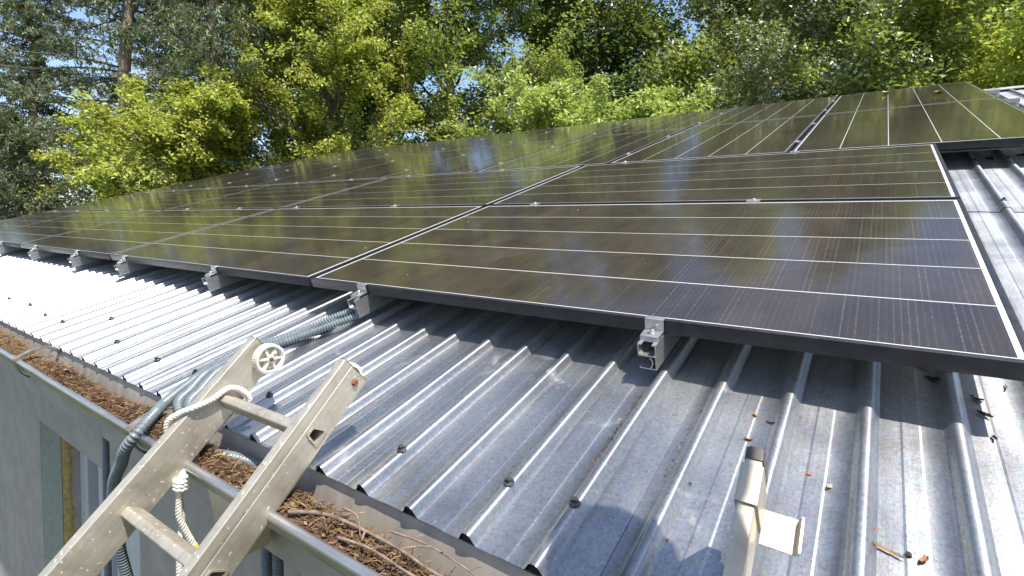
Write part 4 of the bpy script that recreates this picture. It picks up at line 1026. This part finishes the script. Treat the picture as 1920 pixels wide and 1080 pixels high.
# ------------------------------------------------------------------ the person taking the picture (only the shadow falls into the frame)
SKIN = mat_simple('skin', (0.42, 0.25, 0.18), (0.50, 0.31, 0.23), 0.5, 0.0, 40)
SHIRT = mat_simple('blue_work_shirt', (0.05, 0.08, 0.15), (0.08, 0.11, 0.19), 0.85, 0.0, 60, 0.3)
JEANS = mat_simple('grey_work_trousers', (0.07, 0.07, 0.075), (0.11, 0.11, 0.115), 0.9, 0.0, 60, 0.3)
SHOE = mat_simple('brown_boots', (0.05, 0.03, 0.02), (0.09, 0.055, 0.035), 0.6, 0.0, 40, 0.2)
HAIR = mat_simple('dark_hair', (0.02, 0.014, 0.01), (0.05, 0.035, 0.025), 0.6, 0.0, 90, 0.5)
EYE = mat_simple('eye', (0.03, 0.02, 0.015), (0.6, 0.6, 0.6), 0.2, 0.0, 60)
def build_person():
    fw = Vector((-0.567, 0.82, 0)).normalized(); rt = Vector((fw.y, -fw.x, 0))
    V = []; E = []; LB = []; RAD = []
    def node(p, r, parent=None, lab=0):
        V.append(Vector(p)); RAD.append(r)
        if parent is not None: E.append((parent, len(V)-1)); LB.append(lab)
        return len(V)-1
    pel = node((1.70, -1.14, 2.63), 0.120)
    sp = node((1.725, -1.02, 2.83), 0.108, pel, 1); ch = node((1.705, -0.825, 3.05), 0.118, sp, 1)
    nb = node((1.645, -0.69, 3.235), 0.068, ch, 1); nk = node((1.600, -0.635, 3.305), 0.053, nb, 0)
    jaw = node((1.560, -0.585, 3.37), 0.055, nk, 0); hd = node((1.536, -0.545, 3.44), 0.066, jaw, 0); tp = node((1.536, -0.535, 3.495), 0.056, hd, 0)
    nose = node(V[jaw]+fw*0.076+Vector((0, 0, 0.045)), 0.013, jaw, 0)
    for s in (-1, 1): node(V[hd]+rt*s*0.070+Vector((0, 0, -0.02)), 0.016, hd, 0)
    def arm(s, sh, el, wr, palm, fdir, curl, thumb):
        a = node(sh, 0.062, ch, 1); e = node(el, 0.043, a, 1); e2 = node(Vector(el).lerp(Vector(wr), 0.55), 0.037, e, 1); w = node(wr, 0.026, e2, 0)
        p = node(palm, 0.028, w, 0)
        f = Vector(fdir).normalized(); c = Vector(curl).normalized(); x = f.cross(c).normalized()
        for i, L in enumerate((0.066, 0.078, 0.073, 0.056)):
            b = node(Vector(palm)+x*(i-1.5)*0.019+f*0.042, 0.0095, p, 0)
            k1 = node(V[b]+(f*0.7+c*0.5)*L*0.5, 0.0085, b, 0); k2 = node(V[k1]+(f*0.0+c*1.0)*L*0.42, 0.008, k1, 0); node(V[k2]+(c*0.4-f*0.8)*L*0.32, 0.007, k2, 0)
        t1 = node(Vector(palm)+x*(-0.034)*thumb+c*0.012, 0.011, p, 0); t2 = node(V[t1]+x*(-0.018)*thumb+c*0.026+f*0.012, 0.0095, t1, 0); node(V[t2]+c*0.026+f*0.010, 0.008, t2, 0)
    arm(-1, (1.572, -0.915, 3.165), (1.56, -1.20, 2.95), (1.52, -1.16, 3.16), (1.51, -1.13, 3.20), (0.1, 0.2, 0.9), (-0.75, -0.35, 0.2), 1)
    g = LAD(0.09, 1.226, 0.085)
    arm(1, (1.842, -0.705, 3.165), (1.93, -0.80, 2.88), g+Vector((0.07, -0.10, 0.10)), g+Vector((0.03, -0.03, 0.035)), (-0.2, 0.65, -0.3), (-0.5, 0.15, -0.75), -1)
    for s, fx in ((-1, 1.465), (1, 1.60)):
        h = node(V[pel]+rt*s*0.085+Vector((0, 0, -0.06)), 0.095, pel, 2)
        k = node((fx+0.01, -1.17, 2.19), 0.066, h, 2); cfn = node((fx+0.005, -1.34, 2.00), 0.056, k, 2); an = node((fx, -1.49, 1.815), 0.042, cfn, 2)
        he = node((fx, -1.52, 1.775), 0.043, an, 3); node((fx, -1.40, 1.765), 0.041, he, 3); node((fx, -1.32, 1.76), 0.033, len(V)-1, 3)
    me = bpy.data.meshes.new('person'); me.from_pydata(V, E, [])
    o = bpy.data.objects.new('tmp', me); COL.objects.link(o)
    sk = o.modifiers.new('s', 'SKIN'); sk.use_smooth_shade = True; sk.branch_smoothing = 0.4
    sv = me.skin_vertices[0].data
    for i, r in enumerate(RAD): sv[i].radius = (r, r); sv[i].use_root = (i == 0)
    sb = o.modifiers.new('u', 'SUBSURF'); sb.levels = 2; sb.render_levels = 2
    dg = bpy.context.evaluated_depsgraph_get(); m2 = bpy.data.meshes.new_from_object(o.evaluated_get(dg)); bpy.data.objects.remove(o)
    m2.materials.clear()
    for m in (SKIN, SHIRT, JEANS, SHOE): m2.materials.append(m)
    for p in m2.polygons:
        c = p.center; best = None
        for (a, b), lb in zip(E, LB):
            d = V[b]-V[a]; t_ = max(0, min(1, (c-V[a]).dot(d)/max(1e-9, d.dot(d)))); q_ = (c-(V[a]+d*t_)).length-0.5*(RAD[a]+(RAD[b]-RAD[a])*t_)
            if best is None or q_ < best[0]: best = (q_, lb)
        p.material_index = best[1]; p.use_smooth = True
    base = Vector((1.53, -1.42, 1.72))
    m2.transform(Matrix.Translation(-base)); m2.name = 'person'
    po = link('person', m2, None, None, base)
    tag(po, 'person in blue shirt standing on the right ladder just outside the picture, casting the shadow', 'person')
    bm = bmesh.new(); bmesh.ops.create_uvsphere(bm, u_segments=24, v_segments=14, radius=1.0)
    c0 = V[hd]+Vector((0, 0, 0.018))-fw*0.016
    for v in bm.verts:
        d = v.co.copy(); v.co = (rt*d.x*0.078+fw*d.y*0.094+Vector((0, 0, 1))*d.z*0.092)*(1+0.03*math.sin(d.x*23)*math.sin(d.y*19+d.z*11))+c0-base
    dead_ = [v for v in bm.verts if (v.co+base-c0).dot(fw) > 0.02 and (v.co+base-c0).z < 0.035 or (v.co+base-c0).z < -0.06]
    bmesh.ops.delete(bm, geom=dead_, context='VERTS')
    link('hair', bm_mesh('hair', bm, 60), HAIR, po)
    for s in (-1, 1):
        bm = bmesh.new(); bmesh.ops.create_uvsphere(bm, u_segments=12, v_segments=8, radius=0.011)
        bmesh.ops.translate(bm, verts=bm.verts, vec=V[hd]+fw*0.060+rt*s*0.027+Vector((0, 0, -0.012))-base); link('eye', bm_mesh('eye', bm, 60), EYE, po)
build_person()
